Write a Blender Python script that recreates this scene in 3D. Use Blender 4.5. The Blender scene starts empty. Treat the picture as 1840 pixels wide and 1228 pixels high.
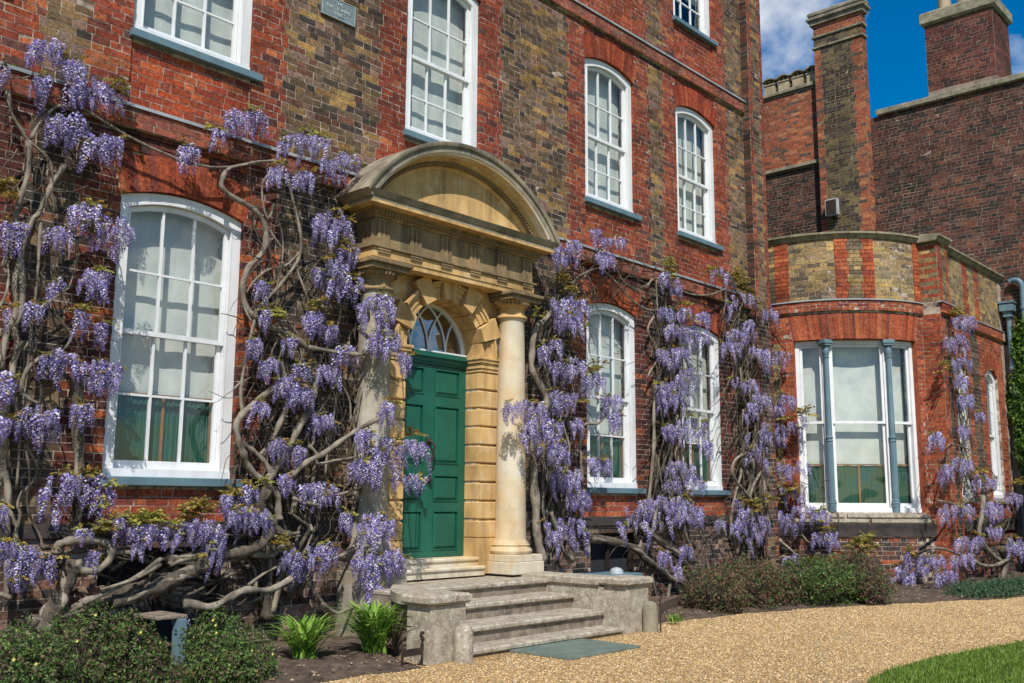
import bpy, math, random
import numpy as np
from mathutils import Matrix, Vector
random.seed(7); RNG = np.random.RandomState(11)
SC = bpy.context.scene
# ------------------------------------------------------------------ camera
F_PX, YAW, PITCH, ROLL = 1792.4, 0.83736739, 0.15915907, 0.00558116
CAMZ, GZ = 1.30, -0.09
FW = np.array([math.sin(YAW)*math.cos(PITCH), math.cos(YAW)*math.cos(PITCH), math.sin(PITCH)])
RT = np.array([math.cos(YAW), -math.sin(YAW), 0.0]); UP = np.cross(RT, FW)
R2 = RT*math.cos(ROLL)+UP*math.sin(ROLL); U2 = -RT*math.sin(ROLL)+UP*math.cos(ROLL)
CAMP = np.array([0, 0, CAMZ])
cam = bpy.data.objects.new('camera', bpy.data.cameras.new('camera')); SC.collection.objects.link(cam)
M = Matrix.Identity(4)
for i in range(3):
    M[i][0] = R2[i]; M[i][1] = U2[i]; M[i][2] = -FW[i]; M[i][3] = CAMP[i]
cam.matrix_world = M
cam.data.sensor_width = 36; cam.data.lens = F_PX/1840*36; cam.data.clip_end = 3000; cam.data.clip_start = 0.05
SC.camera = cam
# ------------------------------------------------------------------ light
SUN = Vector((-1.0, -1.0, 1.55)).normalized()
sun = bpy.data.objects.new('sun', bpy.data.lights.new('sun', 'SUN')); SC.collection.objects.link(sun)
sun.data.energy = 5.0; sun.data.angle = math.radians(0.53); sun.data.color = (1.0, 0.95, 0.87)
sun.rotation_euler = SUN.to_track_quat('Z', 'Y').to_euler(); sun.location = (-20, -20, 30)
world = bpy.data.worlds.new('World'); SC.world = world; world.use_nodes = True
def world_nodes():
    nt = world.node_tree; N = nt.nodes; L = nt.links; N.clear()
    out = N.new('ShaderNodeOutputWorld'); bg = N.new('ShaderNodeBackground'); L.new(bg.outputs[0], out.inputs[0])
    sky = N.new('ShaderNodeTexSky'); sky.sky_type = 'NISHITA'; sky.sun_disc = False
    sky.sun_elevation = math.asin(SUN.z); sky.sun_rotation = math.radians(225); sky.ozone_density = 3.0; sky.air_density = 1.0; sky.dust_density = 0.3
    hs = N.new('ShaderNodeHueSaturation'); hs.inputs['Saturation'].default_value = 1.55; hs.inputs['Value'].default_value = 1.55
    L.new(sky.outputs[0], hs.inputs['Color'])
    tc = N.new('ShaderNodeTexCoord'); mp = N.new('ShaderNodeMapping'); mp.inputs['Scale'].default_value = (1.0, 1.0, 1.7)
    mp.inputs['Location'].default_value = (0.35, 0.1, 0.42)
    L.new(tc.outputs['Generated'], mp.inputs[0])
    n1 = N.new('ShaderNodeTexNoise'); n1.inputs['Scale'].default_value = 3.4; n1.inputs['Detail'].default_value = 9; n1.inputs['Roughness'].default_value = 0.6; n1.inputs['Distortion'].default_value = 0.3
    L.new(mp.outputs[0], n1.inputs[0])
    r = N.new('ShaderNodeValToRGB'); r.color_ramp.elements[0].position = 0.51; r.color_ramp.elements[0].color = (0, 0, 0, 1)
    r.color_ramp.elements[1].position = 0.69; r.color_ramp.elements[1].color = (0.9, 0.9, 0.9, 1)
    L.new(n1.outputs[0], r.inputs[0])
    mx = N.new('ShaderNodeMixRGB'); mx.inputs[2].default_value = (13.5, 13.7, 13.8, 1)
    L.new(r.outputs[0], mx.inputs[0]); L.new(hs.outputs[0], mx.inputs[1]); L.new(mx.outputs[0], bg.inputs[0])
    bg.inputs[1].default_value = 0.07
world_nodes()
SC.view_settings.view_transform = 'Standard'; SC.view_settings.look = 'None'; SC.view_settings.exposure = 0.10; SC.view_settings.gamma = 1.0
SC.view_settings.use_curve_mapping = False
SC.render.engine = 'CYCLES'
try:
    SC.cycles.max_bounces = 5; SC.cycles.diffuse_bounces = 3; SC.cycles.glossy_bounces = 3; SC.cycles.transparent_max_bounces = 8; SC.cycles.transmission_bounces = 2
except Exception: pass
# ------------------------------------------------------------------ pixel rays (1840 wide photograph -> world points)
def ray(x, y): return R2*(x-920)/F_PX+U2*(614-y)/F_PX+FW
def onY(x, y, Y): d = ray(x, y); return CAMP+d*(Y/d[1])
def onX(x, y, X): d = ray(x, y); return CAMP+d*(X/d[0])
def onZ(x, y, Z): d = ray(x, y); return CAMP+d*((Z-CAMZ)/d[2])
def proj(P):
    v = np.asarray(P)-CAMP; z = v@FW
    return 920+F_PX*(v@R2)/z, 614-F_PX*(v@U2)/z, z
BC = np.array([18.62, 8.45]); BR = 2.15
def surf(x, y, d):
    """point in front of the house walls by distance d, seen through pixel x,y"""
    if x < 1382: return onY(x, y, 8.4-d)
    if x < 1672:
        v = ray(x, y); R = BR+d; a = v[0]**2+v[1]**2; b = -2*(v[0]*BC[0]+v[1]*BC[1]); c = BC@BC-R*R
        D = b*b-4*a*c
        if D > 0: return CAMP+v*((-b-math.sqrt(D))/(2*a))
    return onY(x, y, 6.2-d)
# ------------------------------------------------------------------ materials
def nt_new(name):
    m = bpy.data.materials.new(name); m.use_nodes = True; nt = m.node_tree
    b = nt.nodes['Principled BSDF']; return m, nt, b
def N(nt, t, **kw):
    n = nt.nodes.new('ShaderNode'+t)
    for k, v in kw.items():
        if k.startswith('i_'):
            n.inputs[k[2:].replace('_', ' ')].default_value = v
        else: setattr(n, k, v)
    return n
def noise(nt, scale, detail=4, rough=0.55, co=None, vec=(1, 1, 1), out=0):
    tc = N(nt, 'TexCoord'); mp = N(nt, 'Mapping'); mp.inputs['Scale'].default_value = vec
    nt.links.new(tc.outputs[co or 'Object'], mp.inputs[0])
    n = N(nt, 'TexNoise'); n.inputs['Scale'].default_value = scale; n.inputs['Detail'].default_value = detail; n.inputs['Roughness'].default_value = rough
    nt.links.new(mp.outputs[0], n.inputs[0]); return n.outputs[out]
def ramp(nt, sock, stops):
    r = N(nt, 'ValToRGB'); e = r.color_ramp.elements
    while len(e) < len(stops): e.new(0.5)
    for i, (p, c) in enumerate(stops):
        e[i].position = p; e[i].color = (c[0], c[1], c[2], 1) if hasattr(c, '__len__') else (c, c, c, 1)
    nt.links.new(sock, r.inputs[0]); return r.outputs[0]
def mix(nt, fac, a, b, mode='MIX'):
    m = N(nt, 'MixRGB', blend_type=mode)
    for i, v in ((0, fac), (1, a), (2, b)):
        if hasattr(v, 'is_output') or isinstance(v, bpy.types.NodeSocket): nt.links.new(v, m.inputs[i])
        else: m.inputs[i].default_value = v if i == 0 else (v[0], v[1], v[2], 1)
    return m.outputs[0]
def bump(nt, b, sock, strength, dist):
    n = N(nt, 'Bump'); n.inputs['Strength'].default_value = strength; n.inputs['Distance'].default_value = dist
    nt.links.new(sock, n.inputs['Height']); nt.links.new(n.outputs[0], b.inputs['Normal']); return n
def mat_brick(name, attr):
    m, nt, b = nt_new(name)
    if attr: col = N(nt, 'Attribute', attribute_name='bcol').outputs['Color']
    else: col = N(nt, 'ObjectInfo').outputs['Color']
    n1 = noise(nt, 60, 6, 0.65, 'Object' if attr else 'Object', (1, 1, 1)) if attr else noise(nt, 5, 6, 0.7)
    g = ramp(nt, n1, [(0.25, 0.30), (0.5, 1.0), (0.75, 1.6)])
    c = mix(nt, 1.0, col, g, 'MULTIPLY')
    geo = N(nt, 'NewGeometry')
    n2 = N(nt, 'TexNoise'); n2.inputs['Scale'].default_value = 1.1; n2.inputs['Detail'].default_value = 7; n2.inputs['Roughness'].default_value = 0.65
    nt.links.new(geo.outputs['Position'], n2.inputs[0])
    g2 = ramp(nt, n2.outputs[0], [(0.33, (0.50, 0.46, 0.44)), (0.55, (1, 1, 1)), (0.75, (1.2, 1.14, 1.06))])
    c = mix(nt, 1.0, c, g2, 'MULTIPLY')
    n5 = N(nt, 'TexNoise'); n5.inputs['Scale'].default_value = 26; n5.inputs['Detail'].default_value = 5; n5.inputs['Roughness'].default_value = 0.7; nt.links.new(geo.outputs['Position'], n5.inputs[0])
    c = mix(nt, 1.0, c, ramp(nt, n5.outputs[0], [(0.32, (0.42, 0.38, 0.36)), (0.5, (1, 1, 1)), (0.68, (1.35, 1.28, 1.15))]), 'MULTIPLY')
    n3 = N(nt, 'TexNoise'); n3.inputs['Scale'].default_value = 9; n3.inputs['Detail'].default_value = 8; n3.inputs['Roughness'].default_value = 0.75
    nt.links.new(geo.outputs['Position'], n3.inputs[0])
    f = ramp(nt, n3.outputs[0], [(0.56, 0.0), (0.74, 0.30)])
    c = mix(nt, f, c, (0.32, 0.25, 0.2))
    n4 = N(nt, 'TexNoise'); n4.inputs['Scale'].default_value = 90; n4.inputs['Detail'].default_value = 3
    nt.links.new(geo.outputs['Position'], n4.inputs[0])
    f = ramp(nt, n4.outputs[0], [(0.30, 0.75), (0.40, 0.0)])
    c = mix(nt, f, c, (0.03, 0.022, 0.018))
    nt.links.new(c, b.inputs['Base Color']); b.inputs['Roughness'].default_value = 0.9; b.inputs['Specular IOR Level'].default_value = 0.25
    bump(nt, b, n4.outputs[0], 0.5, 0.006)
    return m
def mat_noise(name, c1, c2, scale=6, rough=0.8, c3=None, f3=(0.6, 0.75), s3=20, bs=0.3, bd=0.01, bscale=40, vec=(1, 1, 1), spec=0.3, co='Object', lo=0.35, hi=0.65, streak=None):
    m, nt, b = nt_new(name)
    n = noise(nt, scale, 7, 0.62, co, vec)
    c = mix(nt, ramp(nt, n, [(lo, 0.0), (hi, 1.0)]), c1, c2)
    if c3:
        n3 = noise(nt, s3, 8, 0.7, co, vec)
        c = mix(nt, ramp(nt, n3, [(f3[0], 0.0), (f3[1], 1.0)]), c, c3)
    if streak:
        ns = noise(nt, 7, 6, 0.6, co, (1, 1, 0.10)); c = mix(nt, ramp(nt, ns, [(0.46, 0.0), (0.72, streak[3])]), c, streak[:3])
        nb = noise(nt, 1.7, 7, 0.7, co, (1, 1, 0.6)); c = mix(nt, ramp(nt, nb, [(0.54, 0.0), (0.70, streak[3]*.7)]), c, streak[:3])
    nt.links.new(c, b.inputs['Base Color']); b.inputs['Roughness'].default_value = rough; b.inputs['Specular IOR Level'].default_value = spec
    if bs: bump(nt, b, noise(nt, bscale, 6, 0.6, co, vec), bs, bd)
    return m
MB_A = mat_brick('brick_field', True); MB_O = mat_brick('brick_single', False)
M_MORTAR = mat_noise('lime_mortar', (0.52, 0.43, 0.34), (0.20, 0.155, 0.12), 7, 0.95, (0.05, 0.04, 0.035), (0.50, 0.66), 14, 0.4, 0.004, 120)
M_STONE = mat_noise('honey_stone', (0.64, 0.41, 0.17), (0.40, 0.235, 0.085), 2.2, 0.85, (0.70, 0.54, 0.33), (0.52, 0.75), 3.1, 0.3, 0.006, 60, lo=0.42, hi=0.75, streak=(0.15, 0.095, 0.045, 0.6))
M_STONEW = mat_noise('weathered_shaded_stone', (0.34, 0.235, 0.115), (0.15, 0.11, 0.065), 2.0, 0.9, (0.45, 0.34, 0.19), (0.55, 0.75), 4, 0.35, 0.006, 50, streak=(0.05, 0.04, 0.03, 0.75))
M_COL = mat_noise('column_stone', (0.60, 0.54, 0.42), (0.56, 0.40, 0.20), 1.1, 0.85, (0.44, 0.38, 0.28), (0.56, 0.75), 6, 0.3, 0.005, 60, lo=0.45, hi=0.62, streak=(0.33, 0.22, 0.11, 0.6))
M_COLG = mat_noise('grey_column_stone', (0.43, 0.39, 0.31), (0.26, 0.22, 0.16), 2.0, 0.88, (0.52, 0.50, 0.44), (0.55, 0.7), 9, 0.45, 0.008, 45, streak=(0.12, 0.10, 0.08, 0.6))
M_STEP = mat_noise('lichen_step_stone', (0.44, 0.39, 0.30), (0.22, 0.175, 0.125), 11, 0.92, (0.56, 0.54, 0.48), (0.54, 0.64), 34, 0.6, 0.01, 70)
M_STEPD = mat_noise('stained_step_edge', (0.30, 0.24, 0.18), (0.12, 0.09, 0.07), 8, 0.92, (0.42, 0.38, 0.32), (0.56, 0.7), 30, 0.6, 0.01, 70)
M_LEADST = mat_noise('weathered_coping', (0.33, 0.28, 0.195), (0.13, 0.11, 0.08), 3, 0.85, (0.33, 0.34, 0.31), (0.55, 0.72), 14, 0.4, 0.006, 60)
M_COPE = mat_noise('lichen_coping', (0.30, 0.27, 0.19), (0.14, 0.12, 0.08), 5, 0.9, (0.42, 0.37, 0.2), (0.55, 0.7), 9, 0.5, 0.01, 50)
M_WHITE = mat_noise('white_paint', (0.76, 0.77, 0.78), (0.66, 0.67, 0.68), 3, 0.5, (0.48, 0.47, 0.44), (0.64, 0.78), 14, 0.25, 0.004, 35, spec=0.35, streak=(0.45, 0.45, 0.43, 0.35))
M_BLUE = mat_noise('blue_grey_paint', (0.10, 0.175, 0.215), (0.14, 0.225, 0.26), 3, 0.5, (0.24, 0.30, 0.32), (0.64, 0.8), 16, 0.3, 0.004, 40, spec=0.4, streak=(0.08, 0.11, 0.13, 0.6))
M_LEAD = mat_noise('lead_flashing', (0.22, 0.26, 0.29), (0.36, 0.39, 0.40), 4, 0.5, (0.45, 0.45, 0.43), (0.6, 0.8), 20, 0.3, 0.004, 30)
M_DOOR = mat_noise('green_door_paint', (0.008, 0.082, 0.052), (0.012, 0.112, 0.070), 2.5, 0.42, (0.025, 0.14, 0.095), (0.62, 0.8), 10, 0.25, 0.003, 40, spec=0.4)
M_IRON = mat_noise('black_iron', (0.018, 0.016, 0.015), (0.05, 0.03, 0.02), 12, 0.6, None, bs=0.3)
M_BARK = mat_noise('wisteria_bark', (0.30, 0.26, 0.20), (0.085, 0.068, 0.052), 9, 0.95, (0.42, 0.37, 0.29), (0.60, 0.78), 22, 0.9, 0.012, 34, vec=(1, 1, 0.45))
M_BARKD = mat_noise('old_bark', (0.15, 0.122, 0.09), (0.035, 0.028, 0.022), 8, 0.95, (0.33, 0.28, 0.2), (0.60, 0.78), 18, 1.0, 0.02, 30, vec=(1, 1, 0.45))
M_SOIL = mat_noise('bed_soil', (0.14, 0.10, 0.07), (0.05, 0.036, 0.026), 9, 0.98, (0.30, 0.22, 0.13), (0.62, 0.72), 60, 0.9, 0.03, 30)
M_BLIND = mat_noise('roller_blind', (0.62, 0.61, 0.56), (0.48, 0.475, 0.44), 3.0, 0.9, None, bs=0.2, bd=0.01, bscale=3)
M_DARK = mat_noise('room_dark', (0.02, 0.025, 0.03), (0.03, 0.03, 0.035), 2, 0.9, None, bs=0)
M_RENDER = mat_noise('plain_brick_skin', (0.16, 0.07, 0.045), (0.10, 0.06, 0.045), 3, 0.95, None, bs=0.3)
M_WOOD = mat_noise('curtain_rail_wood', (0.34, 0.16, 0.06), (0.24, 0.10, 0.035), 8, 0.6, None, bs=0.1)
M_TIMBER = mat_noise('old_timber', (0.16, 0.11, 0.08), (0.08, 0.055, 0.04), 6, 0.9, None, bs=0.5, vec=(1, 1, 4))
M_POT = mat_noise('clay_pot', (0.42, 0.34, 0.22), (0.28, 0.2, 0.12), 4, 0.9, (0.12, 0.09, 0.07), (0.55, 0.75), 7)
def mat_curtain():
    m, nt, b = nt_new('green_pleated_curtain')
    tc = N(nt, 'TexCoord'); w = N(nt, 'TexWave', wave_type='BANDS', bands_direction='X'); w.inputs['Scale'].default_value = 16; w.inputs['Distortion'].default_value = 1.2; w.inputs['Detail'].default_value = 2
    nt.links.new(tc.outputs['Object'], w.inputs[0])
    c = mix(nt, w.outputs[0], (0.006, 0.055, 0.034), (0.02, 0.12, 0.075)); nt.links.new(c, b.inputs['Base Color']); b.inputs['Roughness'].default_value = 0.8
    bump(nt, b, w.outputs[0], 0.6, 0.02); return m
M_CURT = mat_curtain()
def mat_glass(name='window_glass', f0=0.075):
    m, nt, b = nt_new(name); nt.nodes.remove(b)
    out = nt.nodes['Material Output']; t = N(nt, 'BsdfTransparent'); g = N(nt, 'BsdfGlossy'); g.inputs['Roughness'].default_value = 0.015; g.inputs[0].default_value = (0.95, 0.97, 1, 1)
    t.inputs[0].default_value = (0.90, 0.94, 0.935, 1)
    gg = N(nt, 'NewGeometry'); dt = N(nt, 'VectorMath', operation='DOT_PRODUCT'); nt.links.new(gg.outputs['Incoming'], dt.inputs[0]); nt.links.new(gg.outputs['Normal'], dt.inputs[1])
    ab = N(nt, 'Math', operation='ABSOLUTE'); nt.links.new(dt.outputs['Value'], ab.inputs[0]); iv = N(nt, 'Math', operation='SUBTRACT'); iv.inputs[0].default_value = 1.0; nt.links.new(ab.outputs[0], iv.inputs[1])
    pw = N(nt, 'Math', operation='POWER'); nt.links.new(iv.outputs[0], pw.inputs[0]); pw.inputs[1].default_value = 5.0
    fr = N(nt, 'Math', operation='MULTIPLY_ADD'); nt.links.new(pw.outputs[0], fr.inputs[0]); fr.inputs[1].default_value = 0.9; fr.inputs[2].default_value = f0; mx = N(nt, 'MixShader')
    ge = N(nt, 'NewGeometry'); n = N(nt, 'TexNoise'); n.inputs['Scale'].default_value = 2.2; n.inputs['Detail'].default_value = 1; nt.links.new(ge.outputs['Position'], n.inputs[0])
    bp = N(nt, 'Bump'); bp.inputs['Strength'].default_value = 0.3; bp.inputs['Distance'].default_value = 0.05
    nt.links.new(n.outputs[0], bp.inputs['Height']); nt.links.new(bp.outputs[0], g.inputs['Normal'])
    nt.links.new(fr.outputs[0], mx.inputs[0]); nt.links.new(t.outputs[0], mx.inputs[1]); nt.links.new(g.outputs[0], mx.inputs[2]); nt.links.new(mx.outputs[0], out.inputs[0]); return m
M_GLASS = mat_glass(); M_FGLASS = mat_glass('fanlight_glass', 0.30)
def mat_attr(name, attr, rough=0.7, trans=0.0, spec=0.3, jitter=0.0):
    m, nt, b = nt_new(name); a = N(nt, 'Attribute', attribute_name=attr); c = a.outputs['Color']
    if jitter:
        oi = N(nt, 'ObjectInfo'); c = mix(nt, 1.0, c, ramp(nt, oi.outputs['Random'], [(0, (1-jitter, 1-jitter, 1-jitter)), (.5, (1.0, 1.02, .98)), (1, (1+jitter*1.1, 1+jitter*1.3, 1+jitter*.8))]), 'MULTIPLY')
    nt.links.new(c, b.inputs['Base Color']); b.inputs['Roughness'].default_value = rough; b.inputs['Specular IOR Level'].default_value = spec
    if trans:
        out = nt.nodes['Material Output']; t = N(nt, 'BsdfTranslucent'); nt.links.new(c, t.inputs[0]); mx = N(nt, 'MixShader'); mx.inputs[0].default_value = trans
        nt.links.new(b.outputs[0], mx.inputs[1]); nt.links.new(t.outputs[0], mx.inputs[2]); nt.links.new(mx.outputs[0], out.inputs[0])
    return m
M_PETAL = mat_attr('wisteria_petal', 'vcol', 0.6, 0.22, jitter=0.30)
M_LEAF = mat_attr('leaf', 'vcol', 0.55, 0.3)
M_PEB = mat_attr('pebble', 'vcol', 0.85)
def mat_gravel():
    m, nt, b = nt_new('gravel'); geo = N(nt, 'NewGeometry')
    v = N(nt, 'TexVoronoi'); v.inputs['Scale'].default_value = 62; nt.links.new(geo.outputs['Position'], v.inputs['Vector'])
    sep = N(nt, 'SeparateColor'); nt.links.new(v.outputs['Color'], sep.inputs[0])
    c = ramp(nt, sep.outputs[0], [(0.0, (0.20, 0.11, 0.045)), (0.25, (0.46, 0.285, 0.10)), (0.6, (0.55, 0.37, 0.15)), (0.85, (0.62, 0.46, 0.24)), (1.0, (0.33, 0.27, 0.21))])
    d = ramp(nt, v.outputs['Distance'], [(0.35, (1, 1, 1)), (0.75, (0.35, 0.3, 0.26))])
    c = mix(nt, 1.0, c, d, 'MULTIPLY')
    n = N(nt, 'TexNoise'); n.inputs['Scale'].default_value = 0.9; n.inputs['Detail'].default_value = 5; nt.links.new(geo.outputs['Position'], n.inputs[0])
    c = mix(nt, 1.0, c, ramp(nt, n.outputs[0], [(0.3, (0.82, 0.8, 0.76)), (0.7, (1.1, 1.06, 1.0))]), 'MULTIPLY')
    nt.links.new(c, b.inputs['Base Color']); b.inputs['Roughness'].default_value = 0.9
    bp = bump(nt, b, v.outputs['Distance'], 0.9, 0.012); bp.invert = True
    return m
M_GRAVEL = mat_gravel()
M_LAWN = mat_noise('lawn', (0.10, 0.17, 0.014), (0.035, 0.075, 0.01), 5, 0.9, (0.09, 0.14, 0.02), (0.5, 0.7), 40, 0.8, 0.03, 90)
M_MAT = mat_noise('green_grey_mat', (0.20, 0.24, 0.20), (0.14, 0.18, 0.15), 6, 0.85, (0.2, 0.24, 0.2), (0.58, 0.7), 70, 0.8, 0.01, 120)
M_PLAQUE = mat_noise('plaque_metal', (0.20, 0.25, 0.25), (0.13, 0.17, 0.18), 9, 0.5, (0.28, 0.33, 0.32), (0.6, 0.7), 20, 0.4, 0.003, 60)
M_PLQTXT = mat_noise('plaque_letters', (0.42, 0.47, 0.46), (0.34, 0.39, 0.38), 9, 0.45)
M_GREY = mat_noise('grey_casing', (0.42, 0.46, 0.48), (0.34, 0.37, 0.40), 9, 0.5)
# ------------------------------------------------------------------ object helpers
WM = {}
def reg(o, M4, parent):
    if parent is not None:
        o.parent = parent; o.matrix_parent_inverse = WM[parent.name].inverted()
    o.matrix_basis = M4; WM[o.name] = M4; return o
def xf(loc=(0, 0, 0), rotz=0.0): return Matrix.Translation(loc) @ Matrix.Rotation(rotz, 4, 'Z')
def link(o): SC.collection.objects.link(o); return o
def thing(name, label, cat, loc=(0, 0, 0), rotz=0.0, group=None):
    o = link(bpy.data.objects.new(name, None)); o.empty_display_size = 0.3; reg(o, xf(loc, rotz), None)
    o['label'] = label; o['category'] = cat
    if group: o['group'] = group
    return o
class MB:
    """collects polygons for one mesh"""
    def __init__(s): s.v = []; s.f = []; s.c = []
    def add(s, vs, fs, col=None):
        n = len(s.v); s.v += [tuple(p) for p in vs]; s.f += [tuple(i+n for i in f) for f in fs]
        if col is not None: s.c += [tuple(col)]*len(fs)
        return s
    def box(s, x0, x1, y0, y1, z0, z1, b=0.0):
        if b <= 0:
            v = [(x0, y0, z0), (x1, y0, z0), (x1, y1, z0), (x0, y1, z0), (x0, y0, z1), (x1, y0, z1), (x1, y1, z1), (x0, y1, z1)]
            return s.add(v, [(0, 1, 5, 4), (1, 2, 6, 5), (2, 3, 7, 6), (3, 0, 4, 7), (4, 5, 6, 7), (3, 2, 1, 0)])
        # chamfered top/bottom/front outline: stacked rings
        def ring(d, z): return [(x0+d, y0+d, z), (x1-d, y0+d, z), (x1-d, y1-d, z), (x0+d, y1-d, z)]
        v = ring(b, z0)+ring(0, z0+b)+ring(0, z1-b)+ring(b, z1); f = [(3, 2, 1, 0), (12, 13, 14, 15)]
        for k in range(3):
            for i in range(4): j = (i+1) % 4; f.append((k*4+i, k*4+j, k*4+4+j, k*4+4+i))
        return s.add(v, f)
    def lathe(s, cx, cy, prof, n=24, a0=0.0, a1=2*math.pi):
        v = []; full = abs(a1-a0-2*math.pi) < 1e-6; m = n if full else n+1
        for r, z in prof:
            for i in range(m):
                a = a0+(a1-a0)*i/n; v.append((cx+r*math.cos(a), cy+r*math.sin(a), z))
        f = []
        for k in range(len(prof)-1):
            for i in range(n):
                j = (i+1) % m; f.append((k*m+i, k*m+j, (k+1)*m+j, (k+1)*m+i))
        if full: f.append(tuple(range((len(prof)-1)*m, len(prof)*m))); f.append(tuple(reversed(range(m))))
        return s.add(v, f)
    def tube(s, pts, rads, n=8, twist=0.0, lump=0.0):
        pts = [np.array(p, float) for p in pts]; v = []; f = []
        t0 = pts[1]-pts[0]; t0 /= np.linalg.norm(t0); ref = np.array([0.3, 0.8, 0.5]); a = np.cross(t0, ref); a /= np.linalg.norm(a)
        for k, p in enumerate(pts):
            t = pts[min(k+1, len(pts)-1)]-pts[max(k-1, 0)]; t /= (np.linalg.norm(t)+1e-9)
            a = a-t*(a@t); a /= np.linalg.norm(a); b = np.cross(t, a)
            for i in range(n):
                g = 2*math.pi*i/n+twist*k; r = rads[k]*(1+lump*(random.random()-0.5)+lump*0.6*math.sin(3*g+k*0.7)); v.append(p+a*r*math.cos(g)+b*r*math.sin(g))
        for k in range(len(pts)-1):
            for i in range(n): j = (i+1) % n; f.append((k*n+i, k*n+j, (k+1)*n+j, (k+1)*n+i))
        f.append(tuple(reversed(range(n)))); f.append(tuple(range((len(pts)-1)*n, len(pts)*n)))
        return s.add(v, f)
    def prism(s, poly, y0, y1):
        """poly in x,z (counter-clockwise seen from -y), extruded from y0 (front) to y1"""
        n = len(poly); v = [(x, y0, z) for x, z in poly]+[(x, y1, z) for x, z in poly]
        f = [tuple(range(n)), tuple(reversed(range(n, 2*n)))]+[(i, i+n, (i+1) % n+n, (i+1) % n) for i in range(n)]
        return s.add(v, f)
    def strip(s, A, B, y0, y1):
        """solid band between two xz polylines A (outer) and B (inner)"""
        n = len(A); v = [(x, y0, z) for x, z in A]+[(x, y0, z) for x, z in B]+[(x, y1, z) for x, z in A]+[(x, y1, z) for x, z in B]; f = []
        for i in range(n-1):
            f += [(n+i, n+i+1, i+1, i), (2*n+i, 2*n+i+1, 3*n+i+1, 3*n+i), (i, i+1, 2*n+i+1, 2*n+i), (3*n+i, 3*n+i+1, n+i+1, n+i)]
        f += [(0, 2*n, 3*n, n), (n-1, 2*n-1, 4*n-1, 3*n-1)]
        return s.add(v, f)
    def mesh(s, name, smooth=False):
        me = bpy.data.meshes.new(name); me.from_pydata(s.v, [], s.f)
        if s.c:
            a = me.color_attributes.new('vcol', 'FLOAT_COLOR', 'CORNER'); arr = []
            for f, c in zip(s.f, s.c): arr += (list(c)+[1.0])*len(f)
            a.data.foreach_set('color', arr)
        if smooth: me.polygons.foreach_set('use_smooth', [True]*len(me.polygons))
        me.update(); return me
    def obj(s, name, mat, parent=None, M4=None, smooth=False, kind=None, label=None, smart=False):
        o = link(bpy.data.objects.new(name, s.mesh(name, smooth))); o.data.materials.append(mat); reg(o, M4 or Matrix.Identity(4), parent)
        if smart:
            try: o.data.shade_auto_smooth
            except Exception: pass
            sharp(o.data)
        if kind: o['kind'] = kind
        if label: o['label'] = label
        return o
def sharp(me, ang=0.6):
    me.polygons.foreach_set('use_smooth', [True]*len(me.polygons))
    try: me.set_sharp_from_angle(angle=ang)
    except Exception: pass
def put(name, me, mat, parent, M4=None, kind=None):
    o = link(bpy.data.objects.new(name, me))
    if not me.materials: me.materials.append(mat)
    reg(o, M4 or Matrix.Identity(4), parent)
    if kind: o['kind'] = kind
    return o
def catmull(P, sub=5):
    P = [np.array(p, float) for p in P]
    if len(P) < 3:
        return [P[0]+(P[1]-P[0])*t/sub for t in range(sub+1)]
    Q = [2*P[0]-P[1]]+P+[2*P[-1]-P[-2]]; out = []
    for i in range(1, len(Q)-2):
        p0, p1, p2, p3 = Q[i-1:i+3]
        for k in range(sub):
            t = k/sub; out.append(0.5*((2*p1)+(-p0+p2)*t+(2*p0-5*p1+4*p2-p3)*t*t+(-p0+3*p1-3*p2+p3)*t**3))
    out.append(P[-1]); return out
def quads_mesh(name, V, Fn, cols=None, tri=False, smooth=False):
    """V (n*k,3) array, Fn index array (m,q), cols (m,3) per face"""
    me = bpy.data.meshes.new(name); q = Fn.shape[1]; m = Fn.shape[0]
    me.vertices.add(len(V)); me.vertices.foreach_set('co', np.ascontiguousarray(V, dtype=np.float32).ravel())
    me.loops.add(m*q); me.loops.foreach_set('vertex_index', np.ascontiguousarray(Fn, dtype=np.int32).ravel())
    me.polygons.add(m); me.polygons.foreach_set('loop_start', np.arange(0, m*q, q, dtype=np.int32)); me.polygons.foreach_set('loop_total', np.full(m, q, dtype=np.int32))
    me.update(calc_edges=True); me.polygons.foreach_set('use_smooth', np.full(m, bool(smooth)))
    if cols is not None:
        a = me.color_attributes.new(cols[0], 'FLOAT_COLOR', 'CORNER')
        c = np.repeat(np.c_[cols[1], np.ones(m)], q, axis=0).astype(np.float32); a.data.foreach_set('color', c.ravel())
    me.validate(); return me
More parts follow.
